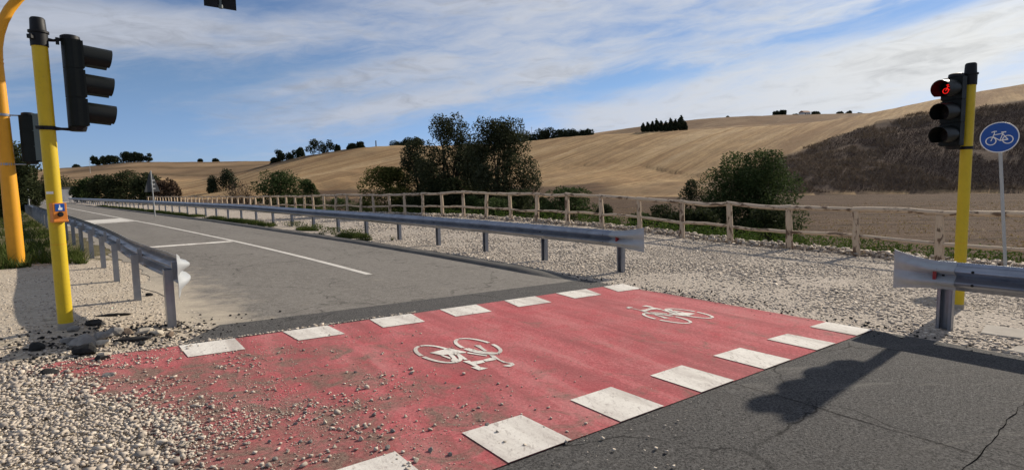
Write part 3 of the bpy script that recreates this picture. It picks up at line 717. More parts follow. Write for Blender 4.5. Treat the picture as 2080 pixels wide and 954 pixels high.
def right_gravel():
    out = []; 
    for (n, y0, y1, a, b, c) in ((56000, -6.5, 3, 6.42, 14.7, 1.), (26000, 3, 11, 6.55, 14.7, 1.2), (12000, 11, 26, 7.6, 14.6, 1.6)):
        s = rng.uniform(a, b, n); y = rng.uniform(y0, y1, n); sz = (.008+.024*rng.random(n)**2.2)*c
        x = s+g(y); kk = rng.random(n) < np.clip(.72+vnoise(x, y, 1.6, 81)*1.5+vnoise(x, y, .5, 82)*.7, .12, 1); sz = sz*(1+vnoise(x, y, 1.1, 83)*.7)
        out.append(np.stack([x, y, Hnear(x, y)+sz*.10, sz], -1)[kk])
    return np.concatenate(out)
Q = right_gravel()
tag(place('gravel', stones_mesh('gravel', Q[:, :3], Q[:, 3], M_stone, True, .5)), 'pale broken stones covering the wide path along the fence', 'gravel', kind='stuff')
# ridge of soil and stones where the path breaks off at the fence
n = 5000; y = rng.uniform(-6, 40, n); s = rng.normal(14.75, .22, n)+vnoise(y, y*0, 1.2, 45)*.4; x = s+g(y); sz = rng.uniform(.03, .075, n)
tag(place('stone_ridge', stones_mesh('stone_ridge', np.stack([x, y, Hnear(x, y)+rng.uniform(0, .12, n)], -1), sz, M_stone, True)), 'low uneven ridge of stones along the foot of the wooden fence', 'stones', kind='stuff')
# black asphalt crumbs at the rims of the new surface
def crumbs(n, f): 
    q = np.array([f() for _ in range(n)]); return np.stack([q[:, 0], q[:, 1], Hnear(q[:, 0], q[:, 1])+.015], -1)
P = np.concatenate([crumbs(300, lambda: (rng.normal(6.55, .22), rng.uniform(-6, 1.6))), crumbs(420, lambda: (rng.normal(-.35, .55), rng.normal(.75, .35))), crumbs(110, lambda: (rng.normal(-1.2, .2), rng.normal(0, .2)))])
tag(place('asphalt_crumbs', stones_mesh('asphalt_crumbs', P, rng.uniform(.006, .02, len(P)), M_rock_black)), 'black asphalt crumbs along the rims of the crossing', 'rubble', kind='stuff')

def rock_mesh(name, mt, sx, sy, sz, seed):
    r = np.random.default_rng(seed); b = MB()
    import bmesh
    bm = bmesh.new(); bmesh.ops.create_icosphere(bm, subdivisions=2, radius=1)
    pl = [(Vector(r.normal(size=3)).normalized(), r.uniform(.45, .8)) for _ in range(9)]
    for v in bm.verts:
        for nrm, d in pl:
            e = v.co.dot(nrm)-d
            if e > 0: v.co -= nrm*e
        v.co *= 1+r.uniform(-.05, .05)
        v.co = Vector((v.co.x*sx, v.co.y*sy, v.co.z*sz))
    m = bpy.data.meshes.new(name); bm.to_mesh(m); bm.free(); m.materials.append(mt); return m
ROCKS = [ # view column/row of its foot, width m, depth, height, material, label
 (98, 652, .15, .12, .06, M_rock_pale, 'pale flat stone left of the yellow pole foot'),
 (116, 661, .15, .07, .035, M_rock_pale, 'thin pale slab leaning by the left side of the yellow pole foot'),
 (175, 697, .30, .22, .13, M_rock_grey, 'largest grey boulder of the rubble heap by the yellow pole'),
 (207, 684, .20, .16, .10, M_rock_grey, 'grey rock behind the largest boulder of the rubble heap'),
 (211, 697, .17, .12, .08, M_rock_pale, 'pale lilac-grey rock right of the largest boulder'),
 (232, 676, .25, .17, .10, M_rock_grey, 'long grey rock at the back middle of the rubble heap'),
 (262, 676, .13, .11, .08, M_rock_brown, 'brown stone between the long grey rock and the pale rock'),
 (293, 675, .22, .13, .07, M_rock_pale, 'whitish broad rock at the right of the rubble heap'),
 (320, 678, .16, .12, .07, M_rock_pale, 'cream stone nearest the guardrail end post'),
 (180, 716, .26, .18, .13, M_rock_black, 'big black asphalt lump in front of the largest boulder'),
 (205, 733, .14, .11, .08, M_rock_black, 'black asphalt lump lying on the red paint below the heap'),
 (212, 722, .13, .10, .05, M_rock_pale, 'cream stone between the two black asphalt lumps'),
 (100, 763, .13, .10, .08, M_rock_black, 'black lump at the left tip of the red paint'),
 (222, 768, .11, .08, .07, M_rock_grey, 'bluish grey stone alone on the red paint near the gravel'),
 (343, 688, .12, .10, .07, M_rock_brown, 'grey-brown stone in front of the guardrail end post'),
 (72, 705, .16, .12, .08, M_rock_black, 'dark lump in the gravel at the far left'),
 (230, 643, .40, .10, .05, M_rock_black, 'long broken asphalt slab behind the rubble heap'),
 (195, 662, .26, .14, .07, M_rock_black, 'dark asphalt piece between pole and long slab'),
 (262, 690, .40, .10, .05, M_rock_black, 'long black asphalt slab lying across the front of the heap'),
 (145, 690, .20, .15, .09, M_rock_grey, 'grey stone left of the largest boulder'),
 (150, 672, .14, .10, .06, M_rock_grey, 'small grey stone close to the right of the yellow pole foot'),
 (240, 697, .08, .06, .045, M_rock_pale, 'small pale pebble under the black slab'),
 (301, 601, .13, .08, .05, M_rock_black, 'black asphalt piece by the second guardrail post'),
 (285, 700, .10, .08, .04, M_rock_black, 'small black crumb right of the black slab')]
def rocks():
    for i, (px, py, a, b, c, m_, lab) in enumerate(ROCKS):
        x, y = ground_px(px, py); z = float(Hnear(x, y))
        if z > .03: # heap stands on the small mound
            d = np.array([x, y])-CAM[:2]; x, y = (CAM[:2]+d*(CAM[2]-z)/(CAM[2]+.027*x)).tolist(); z = float(Hnear(x, y))
        o = place('rock', rock_mesh('rock', m_, a*.54, b*.54, c*.66, 100+i), None, (x, y, z+c*.28), (0, 0, YAW*0-.5+.2*random.random()))
        tag(o, lab, 'rock', 'rubble round the left signal pole')
rocks()
LS = [(420,828),(500,855),(640,833),(656,850),(530,880),(520,896),(600,868),(620,845),(660,866),(688,878),(760,850),(824,852),(846,862),(876,922),(798,883),(733,900),(716,880),(788,918),(680,915),(652,932),(560,940),(610,905),(575,848),(478,812),(560,800),(628,816),(705,762),(573,735),(610,716),(905,783),(664,748),(722,762),(928,852),(846,944),(770,875),(745,832),(505,908),(585,925),(548,905),(470,870),(440,905),(700,830),(630,905),(1010,885),(1025,905),(990,870),(440,775),(485,760),(530,745),(915,930)]
def loose():
    ms = [rock_mesh('loose_stone', M_rock_pale if i % 3 else M_rock_grey, 1, .8, .7, 300+i) for i in range(7)]
    for i, (px, py) in enumerate(LS):
        x, y = ground_px(px, py); s = random.uniform(.008, .017)*(1.25 if py > 840 else 1)
        o = place('loose_stone', ms[i % 7], None, (x, y, float(Hnear(x, y))+.02+s*.45), (random.uniform(-.3, .3), 0, random.uniform(0, 6))); o.scale = (s*1.2, s*1.2, s*1.2)
        tag(o, 'small loose stone lying singly on the red crossing paint', 'stone', 'loose stones on the red paint')
loose()

# concrete covers in the gravel at the right
for (x, y, a, b, rz, lab) in ((7.50, -5.02, .95, .5, .12, 'pale concrete slab set in gravel behind the near guardrail'), (6.62, -5.15, .4, .3, -.1, 'small concrete block at the dark asphalt rim under the near guardrail')):
    bb = MB(); bb.box((0, 0, 0), (b, a, .1)); o = bb.obj('concrete_slab', M_concrete, None, loc=(x, y, float(Hnear(x, y))-.028)); o.rotation_euler = (0, 0, rz); tag(o, lab, 'slab')
    md = o.modifiers.new('bevel', 'BEVEL'); md.width = .015; md.segments = 2

# ------------------------------------------------------------------ guardrails
WPROF = [(0, 0), (.006, .02), (.012, .035), (.088, .066), (.098, .08), (.098, .095), (.084, .11), (.006, .148), (0, .158), (.006, .168), (.084, .205), (.098, .22), (.098, .235), (.088, .249), (.012, .28), (.006, .295), (0, .315)]
def wring(bx, y, z0, side, fl=0., stretch=1., back=0.):
    # closed thin profile; side = +1 bulges to +x, -1 to -x
    f = [((d*(1-fl)), .1575+(h-.1575)*stretch) for d, h in WPROF]; t = .004
    return [(bx+side*(d+back), y, z0+h) for d, h in f]+[(bx+side*(d-t+back), y, z0+h) for d, h in reversed(f)]
def post_mesh(h):
    b = MB(); w, dp, t = .14, .085, .006        # channel section open to one side
    for c, d in (((0, -w/2, h/2-.25), (dp, t, h+.5)), ((0, w/2, h/2-.25), (dp, t, h+.5)), ((dp/2-t/2, 0, h/2-.25), (t, w-t-.001, h+.5)), ((-dp/2+t/2, -w/2+.018, h/2-.25), (t-.001, .024, h+.5-.002)), ((-dp/2+t/2, w/2-.018, h/2-.25), (t-.001, .024, h+.5-.002))): b.box(c, d)
    return b.mesh('post', M_galv)
def bolt_mesh():
    b = MB(); b.tube([(-.012, 0, 0), (.008, 0, 0), (.014, 0, 0)], [.016, .016, .008], 6); return b.mesh('bolt', M_black)
BOLT = bolt_mesh()
def guardrail(label, sfun, side, ystart, yend, sgn, top, post_off, term=True, nref=1, ztop=None, curl=.17, post_h=None):
    # ystart: first post; posts every 2.25 m in direction sgn
    y = ystart; x0 = float(g(y))+sfun(y); root = empty('guardrail', (x0, y, float(Hnear(x0, y)))); tag(root, label, 'guardrail', 'road guardrails')
    inv = Vector(root.location)
    pm = post_mesh(post_h or top-.01); spc = MB(); spc.box((0, 0, 0), (.05, .09, .2)); spm = spc.mesh('spacer', M_galv)
    ys = []
    while (y-yend)*sgn <= 0: ys.append(y); y += 2.25*sgn
    X = lambda y: float(g(y))+sfun(y)
    Zb = (lambda y: float(Hnear(X(y), y))) if ztop is None else (lambda y: ztop(y)-top)
    for i, y in enumerate(ys):
        p = Vector((X(y)-side*post_off, y, Zb(y)))-inv
        po = place('post', pm, root, p, (0, 0, (0 if side < 0 else math.pi)+random.uniform(-.03, .03)))
        if abs(y) < 40:
            place('spacer', spm, root, p+Vector((side*(post_off-.035), 0, top-.1575)))
            place('bolt', BOLT, root, Vector((X(y)+side*.006, y, Zb(y)+top-.1575))-inv, (0, 0, 0 if side > 0 else math.pi))
    # beams of two bays with lapped ends
    for i in range(0, len(ys)-1, 2):
        ya, yb = ys[i]-(.16*sgn if i else 0), ys[min(i+2, len(ys)-1)]+.16*sgn
        lap = .0 if (i//2) % 2 == 0 else .0045
        rings = []
        for q in np.linspace(ya, yb, 9):
            rings.append([tuple(Vector(v)-inv) for v in wring(X(q)+side*lap, q, Zb(q)+top-.315, side)])
        b = MB(); b.loft(rings); b.obj('rail_beam', M_galv, root, True)
    if term:  # flared fish-tail end piece curling away from the road
        rings = []
        for t in np.linspace(0, 1, 13):
            yy = ys[0]+sgn*.12-sgn*.66*t; fl = max(0, (t-.25)/.75)**2.6*.97; st = 1+.5*max(0, (t-.25)/.75)**1.4
            rings.append([tuple(Vector(v)-inv) for v in wring(X(ys[0])+side*.009, yy, Zb(ys[0])+top-.315, side, fl, st, -curl*max(0, (t-.3)/.7)**1.6)])
        b = MB(); b.loft(rings); b.obj('end_terminal', M_galv_lit, root, True)
    for i in range(nref):
        yy = ys[i*6] - sgn*.06; b = MB(); b.prism([(0, -.012), (.075, -.02), (.075, .014), (0, .004)], -.055, .055)
        o = b.obj('reflector', M_red_refl, root, loc=Vector((X(yy)+side*.014, yy, Zb(yy)+top-.1575))-inv); o.rotation_euler = (0, 0, 0 if side > 0 else math.pi)
        for w in (-1, 1):
            pass
    return root
def bolts_on(root, pts, side):
    inv = root.location
    for p in pts: place('bolt', BOLT, root, Vector(p)-inv, (0, 0, 0 if side > 0 else math.pi))
gr = guardrail('long galvanised guardrail between the road and the gravel path', lambda y: 7.62, -1, 1.12, 125, 1, .83, .12)
gf = guardrail('short near guardrail with fish-tail end before the right yellow signal pole', lambda y: 7.0, -1, -4.27, -18, -1, .80, .12)
gl = guardrail('guardrail seen from behind along the left rim of the road', lambda y: float(np.interp(y, [0, 1, 2.4, 4.4, 8, 12, 20, 40, 100], [.17, .17, .09, -.02, -.06, -.12, -.15, -.05, 0])), 1, 1.0, 100, 1, .80, .10, nref=0, curl=.07, post_h=.66)
for q in (.28, .60):
    for (rt_, y0, x0, sgn, top) in ((gr, 1.12, 7.62, 1, .83), (gf, -4.27, 7.0, -1, .80)):
        zb = float(Hnear(x0+float(g(y0)), y0)); bolts_on(rt_, [(x0+float(g(y0))-.092, y0+sgn*(q-.32), zb+top-.085), (x0+float(g(y0))-.092, y0+sgn*(q-.32), zb+top-.23)], -1)

# ------------------------------------------------------------------ wooden fence
def fence():
    y0 = -7.25; root = empty('wooden_fence', (14.4, 0, float(Hnear(14.4, 0)))); tag(root, 'rustic post and rail fence of peeled poles along the gravel path', 'fence')
    inv = Vector(root.location); ys = [-7.27+1.662*i for i in range(76)]
    tops = []
    for i, y in enumerate(ys):
        gx = float(g(y)); x = 14.4+gx+random.uniform(-.05, .05); z = float(Hnear(x, y)); h = 1.10+random.uniform(-.02, .04)
        tl = (random.uniform(-.05, .05), random.uniform(-.07, .07)); n = 8 if y < 40 else 5
        r0 = random.uniform(.078, .094); pts = []; rad = []
        for k in range(6 if y < 40 else 3):
            t = k/(5 if y < 40 else 2); pts.append((tl[0]*t+random.uniform(-.008, .008), tl[1]*t+random.uniform(-.008, .008), -.12+(h+.12)*t)); rad.append(r0*(1.06-.18*t)*random.uniform(.94, 1.06))
        b = MB(); b.tube(pts, rad, n); 
        b.obj('post', M_wood, root, True, Vector((x, y, z))-inv)
        tops.append((Vector((x+tl[0], y+tl[1], z+h)), Vector((x+tl[0]*.45, y+tl[1]*.45, z+h*.44+random.uniform(-.04, .04)))))
    for i in range(len(ys)-1):
        for lvl in (0, 1):
            a, c = tops[i][lvl].copy(), tops[i+1][lvl].copy(); d = c-a; L_ = d.length
            a = a-d*(.07/L_); c = c+d*(.07/L_)
            if lvl == 0: a.z += .045+.012*(i % 2); c.z += .045+.012*(i % 2)
            far_ = ys[i] > 40; nseg = 2 if far_ else 6
            sag = random.uniform(-.06, .055) if lvl == 0 else random.uniform(-.06, .05); bx = random.uniform(-.05, .05)
            r0, r1 = ((.080, .060) if lvl == 0 else (.058, .046)); 
            if random.random() < .5: r0, r1 = r1, r0
            pts = []; rad = []
            for k in range(nseg+1):
                t = k/nseg; q = a.lerp(c, t); w = math.sin(math.pi*t)
                pts.append((0+ (q.x-a.x)+bx*w+random.uniform(-.006, .006), q.y-a.y, q.z-a.z+sag*w+random.uniform(-.01, .01))); rad.append((r0+(r1-r0)*t)*random.uniform(.92, 1.08))
            # object axis along its length so that the grain runs with the pole
            dr = (c-a).normalized(); rot = dr.to_track_quat('Z', 'X'); mi = rot.to_matrix().inverted()
            b = MB(); b.tube([mi @ Vector(p) for p in pts], rad, 5 if far_ else 8, squash=.9)
            o = b.obj('top_rail' if lvl == 0 else 'lower_rail', M_wood, root, True, a-inv); o.rotation_mode = 'QUATERNION'; o.rotation_quaternion = rot
fence()

# ------------------------------------------------------------------ signals and signs
def bike_strokes():
    S = []; c = lambda cx, cy, r: [(cx+r*math.cos(2*math.pi*i/18), cy+r*math.sin(2*math.pi*i/18)) for i in range(19)]
    S.append((c(-.27, -.12, .165), .035)); S.append((c(.27, -.12, .165), .035))
    S += [([(-.27, -.12), (-.14, .19), (-.15, .26)], .03), ([(-.23, .24), (-.15, .27), (-.07, .26)], .035), ([(-.16, .12), (.12, .15)], .03), ([(-.19, .05), (.02, -.13)], .035), ([(.02, -.13), (.14, .19)], .03), ([(.02, -.13), (.27, -.12)], .05), ([(.27, -.12), (.12, .13)], .03), ([(.08, .20), (.22, .20)], .045)]
    return S
def stroke_mesh(name, mt, sc, th):
    b = MB()
    for pts, w in bike_strokes():
        for i in range(len(pts)-1):
            p, q = Vector((*pts[i], 0)), Vector((*pts[i+1], 0)); d = (q-p).normalized(); nn = Vector((-d.y, d.x, 0))*w/2; e = d*w*.18
            b.prism([((v.x)*sc, (v.y)*sc) for v in (p-e-nn, q+e-nn, q+e+nn, p-e+nn)], -th, th+random.uniform(0, th*.3))
    return b.mesh(name, mt)
def signal_head(name_root, parent, loc, face_az, lit=False, back_plate=False):
    # local frame: +Y is where the lamps face
    hd = empty('signal_head', loc, -face_az); hd.parent = parent
    w, h, dp = .255, .90, .13
    n = 14
    b = MB(); prof = []
    # housing with a rounded back
    out = [(-w/2, dp*.55), (-w/2, 0)]+[(-w/2*math.cos(math.pi*k/n), -dp*.62*math.sin(math.pi*k/n)) for k in range(1, n)]+[(w/2, 0), (w/2, dp*.55)]
    out = out[::-1]
    for k in range(3): b.prism([(x*(.97 if k != 1 else .969), y) for x, y in out], h*k/3+.006, h*(k+1)/3-.006)
    b.prism([(x*.93, y*.93) for x, y in out], 0.002, h-.002)
    b.obj('housing', M_dark, hd)
    b = MB(); b.tube([(0, 0, -.045), (0, 0, .0), ], [.07, .085], 14); b.obj('end_cap', M_black, hd, True)
    b = MB(); b.tube([(0, 0, h), (0, 0, h+.04), (0, 0, h+.052)], [.09, .085, .06], 14); b.obj('end_cap', M_black, hd, True)
    for k in range(3):
        zc = h*(k+.5)/3; r = .122
        d = MB(); d.box((0, dp*.55+.008, zc), (w*.985, .018, h/3-.022)); d.obj('lamp_door', M_dark, hd)
        l = MB(); rings = []
        for (rr, yy) in ((.105, .0), (.10, .010), (.07, .018), (.02, .022)): rings.append([(rr*math.cos(2*math.pi*i/20), dp*.55+.018+yy, zc+rr*math.sin(2*math.pi*i/20)) for i in range(20)])
        l.loft(rings[::-1]); lo = l.obj('lens', M_lens, hd, True)
        if lit and k == 2:
            o = place('lit_bicycle', stroke_mesh('lit_bicycle', M_led, .20, .003), hd, (0, dp*.55+.046, zc), (math.pi/2, 0, math.pi))
        # cowl visor: open below, lower front corner cut back
        v = MB(); a0, a1 = -48, 228; m_ = 18; inner = []; outer = []
        Lt, Lb = .27, .225
        r1, r2 = [], []
        for i in range(m_+1):
            an = R(a0+(a1-a0)*i/m_); hh = max(0., (math.sin(an)+.74)/1.74); Ln = Lb+(Lt-Lb)*hh**.7
            y0 = dp*.55+.012
            r1.append([(r*math.cos(an), y0, zc+r*math.sin(an)), (r*.97*math.cos(an), y0+Ln, zc+r*.97*math.sin(an)-.02), ((r-.005)*.97*math.cos(an), y0+Ln, zc+(r-.005)*.97*math.sin(an)-.02), ((r-.005)*math.cos(an), y0, zc+(r-.005)*math.sin(an))])
        v.loft(r1); v.obj('visor', M_visor, hd, True)
    return hd
def clamp(parent, z, r, name='clamp', h=.035, mt=None):
    b = MB(); b.tube([(0, 0, z-h/2), (0, 0, z+h/2)], [r+.007, r+.007], 20); b.box((0, -r-.02, z), (.05, .04, h*.8)); return b.obj(name, mt or M_black, parent, True)
def pole_signal(label, loc, h, face_az, arm_az, arm_len, lit, tilt=(0, 0)):
    root = empty('traffic_light', loc); root.rotation_euler = (tilt[0], tilt[1], 0); tag(root, label, 'traffic light', 'yellow signal poles of the cycle crossing')
    r = .067
    b = MB(); b.tube([(0, 0, -.2), (0, 0, .06), (0, 0, h-.12)], [r, r, r], 24); b.obj('pole', M_yellow, root, True)
    b = MB(); b.tube([(0, 0, h-.13), (0, 0, h+.0), (0, 0, h+.002), (0, 0, h+.022), (0, 0, h+.024), (0, 0, h+.14), (0, 0, h+.155)], [r+.008, r+.008, r+.02, r+.02, r+.002, r-.004, r-.016], 22); b.obj('pole_cap', M_black, root, True)
    ax = Vector((math.sin(arm_az), math.cos(arm_az), 0))
    # axis of the head beside the pole
    hl = ax*arm_len; zb = h-.985+.06
    signal_head('head', root, (hl.x, hl.y, zb), face_az, lit)
    for z, nm in ((h-.05, 'upper_bracket'), (zb-.028, 'lower_bracket')):
        q = MB(); q.tube([ax*(r*.6)+Vector((0, 0, z)), ax*(r+.05)+Vector((0, 0, z)), ax*(arm_len-.01)+Vector((0, 0, zb+.92 if nm[0] == 'u' else zb-.028))], [.024, .014, .02], 8); q.obj(nm, M_black, root, True)
        c = clamp(root, z, r, 'clamp', .04 if nm[0] == 'l' else .05); c.rotation_euler = (0, 0, -arm_az+.6)
    b = MB(); b.box((ax.x*(r+.08), ax.y*(r+.08), h-.05), (.03, .03, .07)); b.obj('bracket_knob', M_black, root)
    b = MB(); b.tube([(0, 0, -.1), (0, 0, .055), (0, 0, .062)], [r+.003, r+.003, r+.001], 24); b.obj('base_sleeve', M_concrete, root, True)
    b = MB(); b.tube([(0, 0, .9), (0, 0, .905)], r+.001, 24, False); b.obj('paint_band', M_orange, root, True)
    return root
PL = (-.912, 1.292); zL = float(Hnear(*PL))
tl = pole_signal('yellow signal pole rising from the rubble heap, its lamps turned away', (PL[0], PL[1], zL), 3.06, R(82), R(78), .255, False, (0, R(-.1)))
b = MB(); q_ = [(-R(30)+R(60)*i/6) for i in range(7)]; b.loft([[(.0685*math.sin(t-.5), -.0685*math.cos(t-.5), z_) for t in q_] for z_ in (1.43, 1.455)], closed=False, cap=False); b.obj('sticker', M_whites, tl)
# push button box on it
bx = empty('push_button', (.0, 0, 1.15)); bx.parent = tl; bx.rotation_euler = (0, 0, R(22))
b = MB(); b.prism([(-.062, -.115), (.062, -.115), (.062, -.03), (-.062, -.03)], 0, .185); b.prism([(-.066, -.122), (.066, -.122), (.066, -.028), (-.066, -.028)], -.014, .012)
bo = b.obj('button_box', M_boxor, bx); md = bo.modifiers.new('bevel', 'BEVEL'); md.width = .006; md.segments = 2
b = MB(); b.box((0, -.1165, .14), (.082, .003, .078)); b.obj('blue_panel', M_blue, bx)
b = MB(); b.prism([(-.014, .112), (.018, .112), (.022, .136), (.004, .140), (.003, .166), (-.006, .166), (-.008, .136), (-.018, .130)], -.1185, -.1175, Matrix(((1, 0, 0, 0), (0, 0, 1, 0), (0, 1, 0, 0), (0, 0, 0, 1)))); b.obj('hand_symbol', M_whites, bx)
b = MB(); b.tube([(0, -.113, .068), (0, -.124, .068), (0, -.132, .068)], [.026, .026, .02], 16); b.obj('button', M_black, bx, True)
PR = (8.743, -3.998); zR = float(Hnear(*PR))
tr = pole_signal('yellow signal pole behind the near guardrail showing a red bicycle lamp', (PR[0], PR[1], zR), 3.13, R(-76), R(-50), .18, True)

# tall mast with an arm over the road
def mast():
    bx_, by_ = -1.908, 9.192; z0 = float(Hnear(bx_, by_)); root = empty('signal_mast', (bx_, by_, z0)); tag(root, 'thick orange signal mast with arm curving over the road at far left', 'traffic light')
    pts = [(0, 0, -.3), (0, 0, 1.3), (-.0, 0, 4.2)]; rad = [.142, .138, .098]
    for k in range(1, 13):
        a = R(90)*k/12; pts.append((2.0*(1-math.cos(a)), 0, 4.2+2.0*math.sin(a)*1.06)); rad.append(.098-.02*k/12)
    b = MB(); b.tube(pts[:3], rad[:3], 24); b.obj('pole', M_orange, root, True)
    b = MB(); b.tube(pts[2:]+[(3.2, 0, 6.38), (4.9, 0, 6.44)], rad[2:]+[.07, .055], 20); b.obj('arm', M_orange, root, True)
    for z in (4.16, 4.24): clamp(root, z, .099, 'weld_band', .02, M_orange)
    b = MB(); b.tube([(0, 0, 4.6), (0, 0, 4.6)], .01, 6, False)
    for z in (3.12, 2.12): clamp(root, z, .12, 'clamp', .05, M_galv)
    for z in (3.12, 2.12):
        q = MB(); q.tube([(.1, -.03, z), (.30, -.06, z)], .014, 8); q.obj('bracket', M_galv, root, True)
    hd = signal_head('side', root, (.40, -.06, 2.17), R(8)); hd.scale = (1.28, 1.28, 1.07)
    q = MB(); q.box((.09, -.05, .48), (.16, .035, .90)); q.obj('back_panel', M_greypl, hd)
    q = MB(); q.box((0, 0, 1.55), (.006, .29, .03))
    # overhead signal on a dark backing board, seen from behind
    q = MB(); q.box((4.20, .14, 6.62), (.72, .02, 1.25)); bd = q.obj('backing_board', M_black, root); bd.rotation_euler = (0, 0, 0)
    q = MB(); q.box((4.20, .112, 6.62), (.05, .034, 1.2)); q.tube([(4.2, .10, 5.98), (4.2, .10, 6.06)], .05, 12); q.obj('board_rib', M_greypl, root)
    q = MB(); q.box((4.20, .28, 6.62), (.30, .26, 1.05)); q.obj('overhead_head', M_dark, root)
    return root
mast()

# round cycle sign, leaning
def cycle_sign():
    bx_, by_ = 14.03, -3.49; z0 = float(Hnear(bx_, by_))-.02
    root = empty('cycle_sign', (bx_, by_, z0)); tag(root, 'round blue cycle route sign on a leaning grey pole', 'road sign')
    ln = Vector((-.255, .195, 3.0)); n = ln.normalized(); root.rotation_mode = 'QUATERNION'; root.rotation_quaternion = Vector((0, 0, 1)).rotation_difference(n)
    b = MB(); b.tube([(0, 0, -.3), (0, 0, 2.98)], .03, 14); b.obj('pole', M_greypole, root, True)
    f = empty('sign_plate', (0, 0, 2.74)); f.parent = root
    az = math.atan2(CAM[0]-bx_, CAM[1]-by_)+.12                              # faces the crossing
    f.rotation_euler = (math.pi/2, 0, math.pi-az+math.pi*0)
    b = MB(); c = lambda r, m=40: [(r*math.cos(2*math.pi*i/m), r*math.sin(2*math.pi*i/m)) for i in range(m)]
    b.prism(c(.30), .035, .045); b.obj('white_border', M_whites, f)
    b = MB(); b.prism(c(.282), .040, .0475); b.obj('blue_face', M_blue, f)
    place('bicycle_symbol', stroke_mesh('bicycle_symbol', M_whites, .47, .0025), f, (0, 0, .049))
    b = MB(); b.box((0, .12, .02), (.09, .04, .03)); b.box((0, -.12, .02), (.09, .04, .03)); b.obj('bracket', M_greypole, f)
cycle_sign()
# triangular sign seen from behind, far along the right rim
def tri_sign():
    x, y = 6.3+float(g(38)), 38.; x, y, z = at(316, 34.5); root = empty('warning_sign', (x, y, z)); root.rotation_euler = (0, R(-1.2), -YAW*0+R(20)); tag(root, 'triangular road sign seen from behind on a thin grey pole', 'road sign')
    b = MB(); b.tube([(0, 0, -.2), (0, 0, 2.85)], .03, 10); b.obj('pole', M_greypole, root, True)
    b = MB(); t = [(-.45, 1.55), (.45, 1.55), (.05, 2.78), (-.05, 2.78)]
    V = [(p[0], .045, p[1]) for p in t]+[(p[0], .06, p[1]) for p in t]; b.add(V, [(0, 1, 2, 3), (7, 6, 5, 4), (0, 4, 5, 1), (1, 5, 6, 2), (2, 6, 7, 3), (3, 7, 4, 0)]); b.obj('sign_plate', M_signback, root)
    for z_ in (1.75, 2.0, 2.25):
        q = MB(); q.box((.1, .03, z_), (.16, .026, .035)); q.obj('bracket', M_whites, root)  # clamps coloured white to stand in for the reflections on them
tri_sign()
def post_thing(col, dep, h, r, label, name, mt, cat='post', group=None):
    x, y, z = at(col, dep); root = empty(name, (x, y, z)); tag(root, label, cat, group)
    b = MB(); b.tube([(0, 0, -.2), (0, 0, h*.97)], [r, r*.9], 8); b.obj('shaft', mt, root, True)
    b = MB(); b.tube([(0, 0, h*.97), (0, 0, h)], [r*1.25, r*.8], 8); b.obj('cap', mt, root, True); return root
post_thing(63, 38, 1.9, .035, 'thin pale marker post on the grassy verge left of the road', 'marker_post', M_greypole)
post_thing(770, 309, 3.2, .35, 'lone stump-like post on the crest of the stubble hill', 'hill_post', M_signback)
def pylon(col, dep, h, label):
    x, y, z = at(col, dep); root = empty('utility_pole', (x, y, z)); tag(root, label, 'utility pole'); r = .22
    b = MB(); b.tube([(0, 0, -.5), (0, 0, h)], [r, r*.6], 8); b.obj('pole', M_greypole, root, True)
    b = MB(); b.box((0, 0, h*.93), (2.2, .16, .16)); b.obj('crossarm', M_greypole, root)
pylon(192, 640, 14, 'thin utility pole on the far left hill')
pylon(1083, 470, 14, 'thin utility pole before the distant wood')

# ------------------------------------------------------------------ small far buildings
def cistern():
    x, y, z = at(143, 118); z0_ = z; z = 1.05; root = empty('water_tank', (x, y, z)); tag(root, 'low round white tank with dark rim beside the far road', 'water tank')
    n = 28; Rr = 1.85
    b = MB(); b.tube([(0, 0, z0_-z-.3), (0, 0, 1.35)], Rr, n); b.obj('wall', M_whitewall, root, True)
    b = MB(); b.tube([(0, 0, 1.35), (0, 0, 1.55), (0, 0, 1.72)], [Rr+.12, Rr+.12, Rr*.8], n); b.obj('roof', M_roofdark, root, True)
    b = MB(); b.tube([(0, 0, 1.18), (0, 0, 1.34)], Rr+.07, n); b.obj('rim', M_whitewall, root, True)
    a = math.atan2(CAM[1]-y, CAM[0]-x)+.2
    b = MB(); b.box((Rr*math.cos(a), Rr*math.sin(a), .5), (.35, .6, 1.0)); b.obj('hatch', M_roofdark, root)
cistern()
def farmhouse(col, dep, w, d, h, label):
    x, y, z = at(col, dep); root = empty('farmhouse', (x, y, z-.3), -YAW+.3); tag(root, label, 'house')
    b = MB(); b.box((0, 0, h/2), (w, d, h)); b.obj('wall', M_whitewall, root)
    b = MB(); b.add([(-w*.55, -d*.56, h), (w*.55, -d*.56, h), (w*.55, d*.56, h), (-w*.55, d*.56, h), (-w*.55, 0, h+d*.28), (w*.55, 0, h+d*.28)], [(0, 1, 5, 4), (2, 3, 4, 5), (0, 4, 3), (1, 2, 5), (3, 2, 1, 0)]); b.obj('roof', M_tile, root)
    for sx in (-.28, .28):
        b = MB(); b.box((sx*w, -d/2-.04, h*.55), (w*.14, .1, h*.3)); b.obj('window', M_roofdark, root)
    b = MB(); b.box((0, -d/2-.04, h*.3), (w*.12, .1, h*.58)); b.obj('door', M_roofdark, root)
farmhouse(1630, 612, 9, 7, 4.2, 'tiny pale farmhouse among trees on the far right ridge')

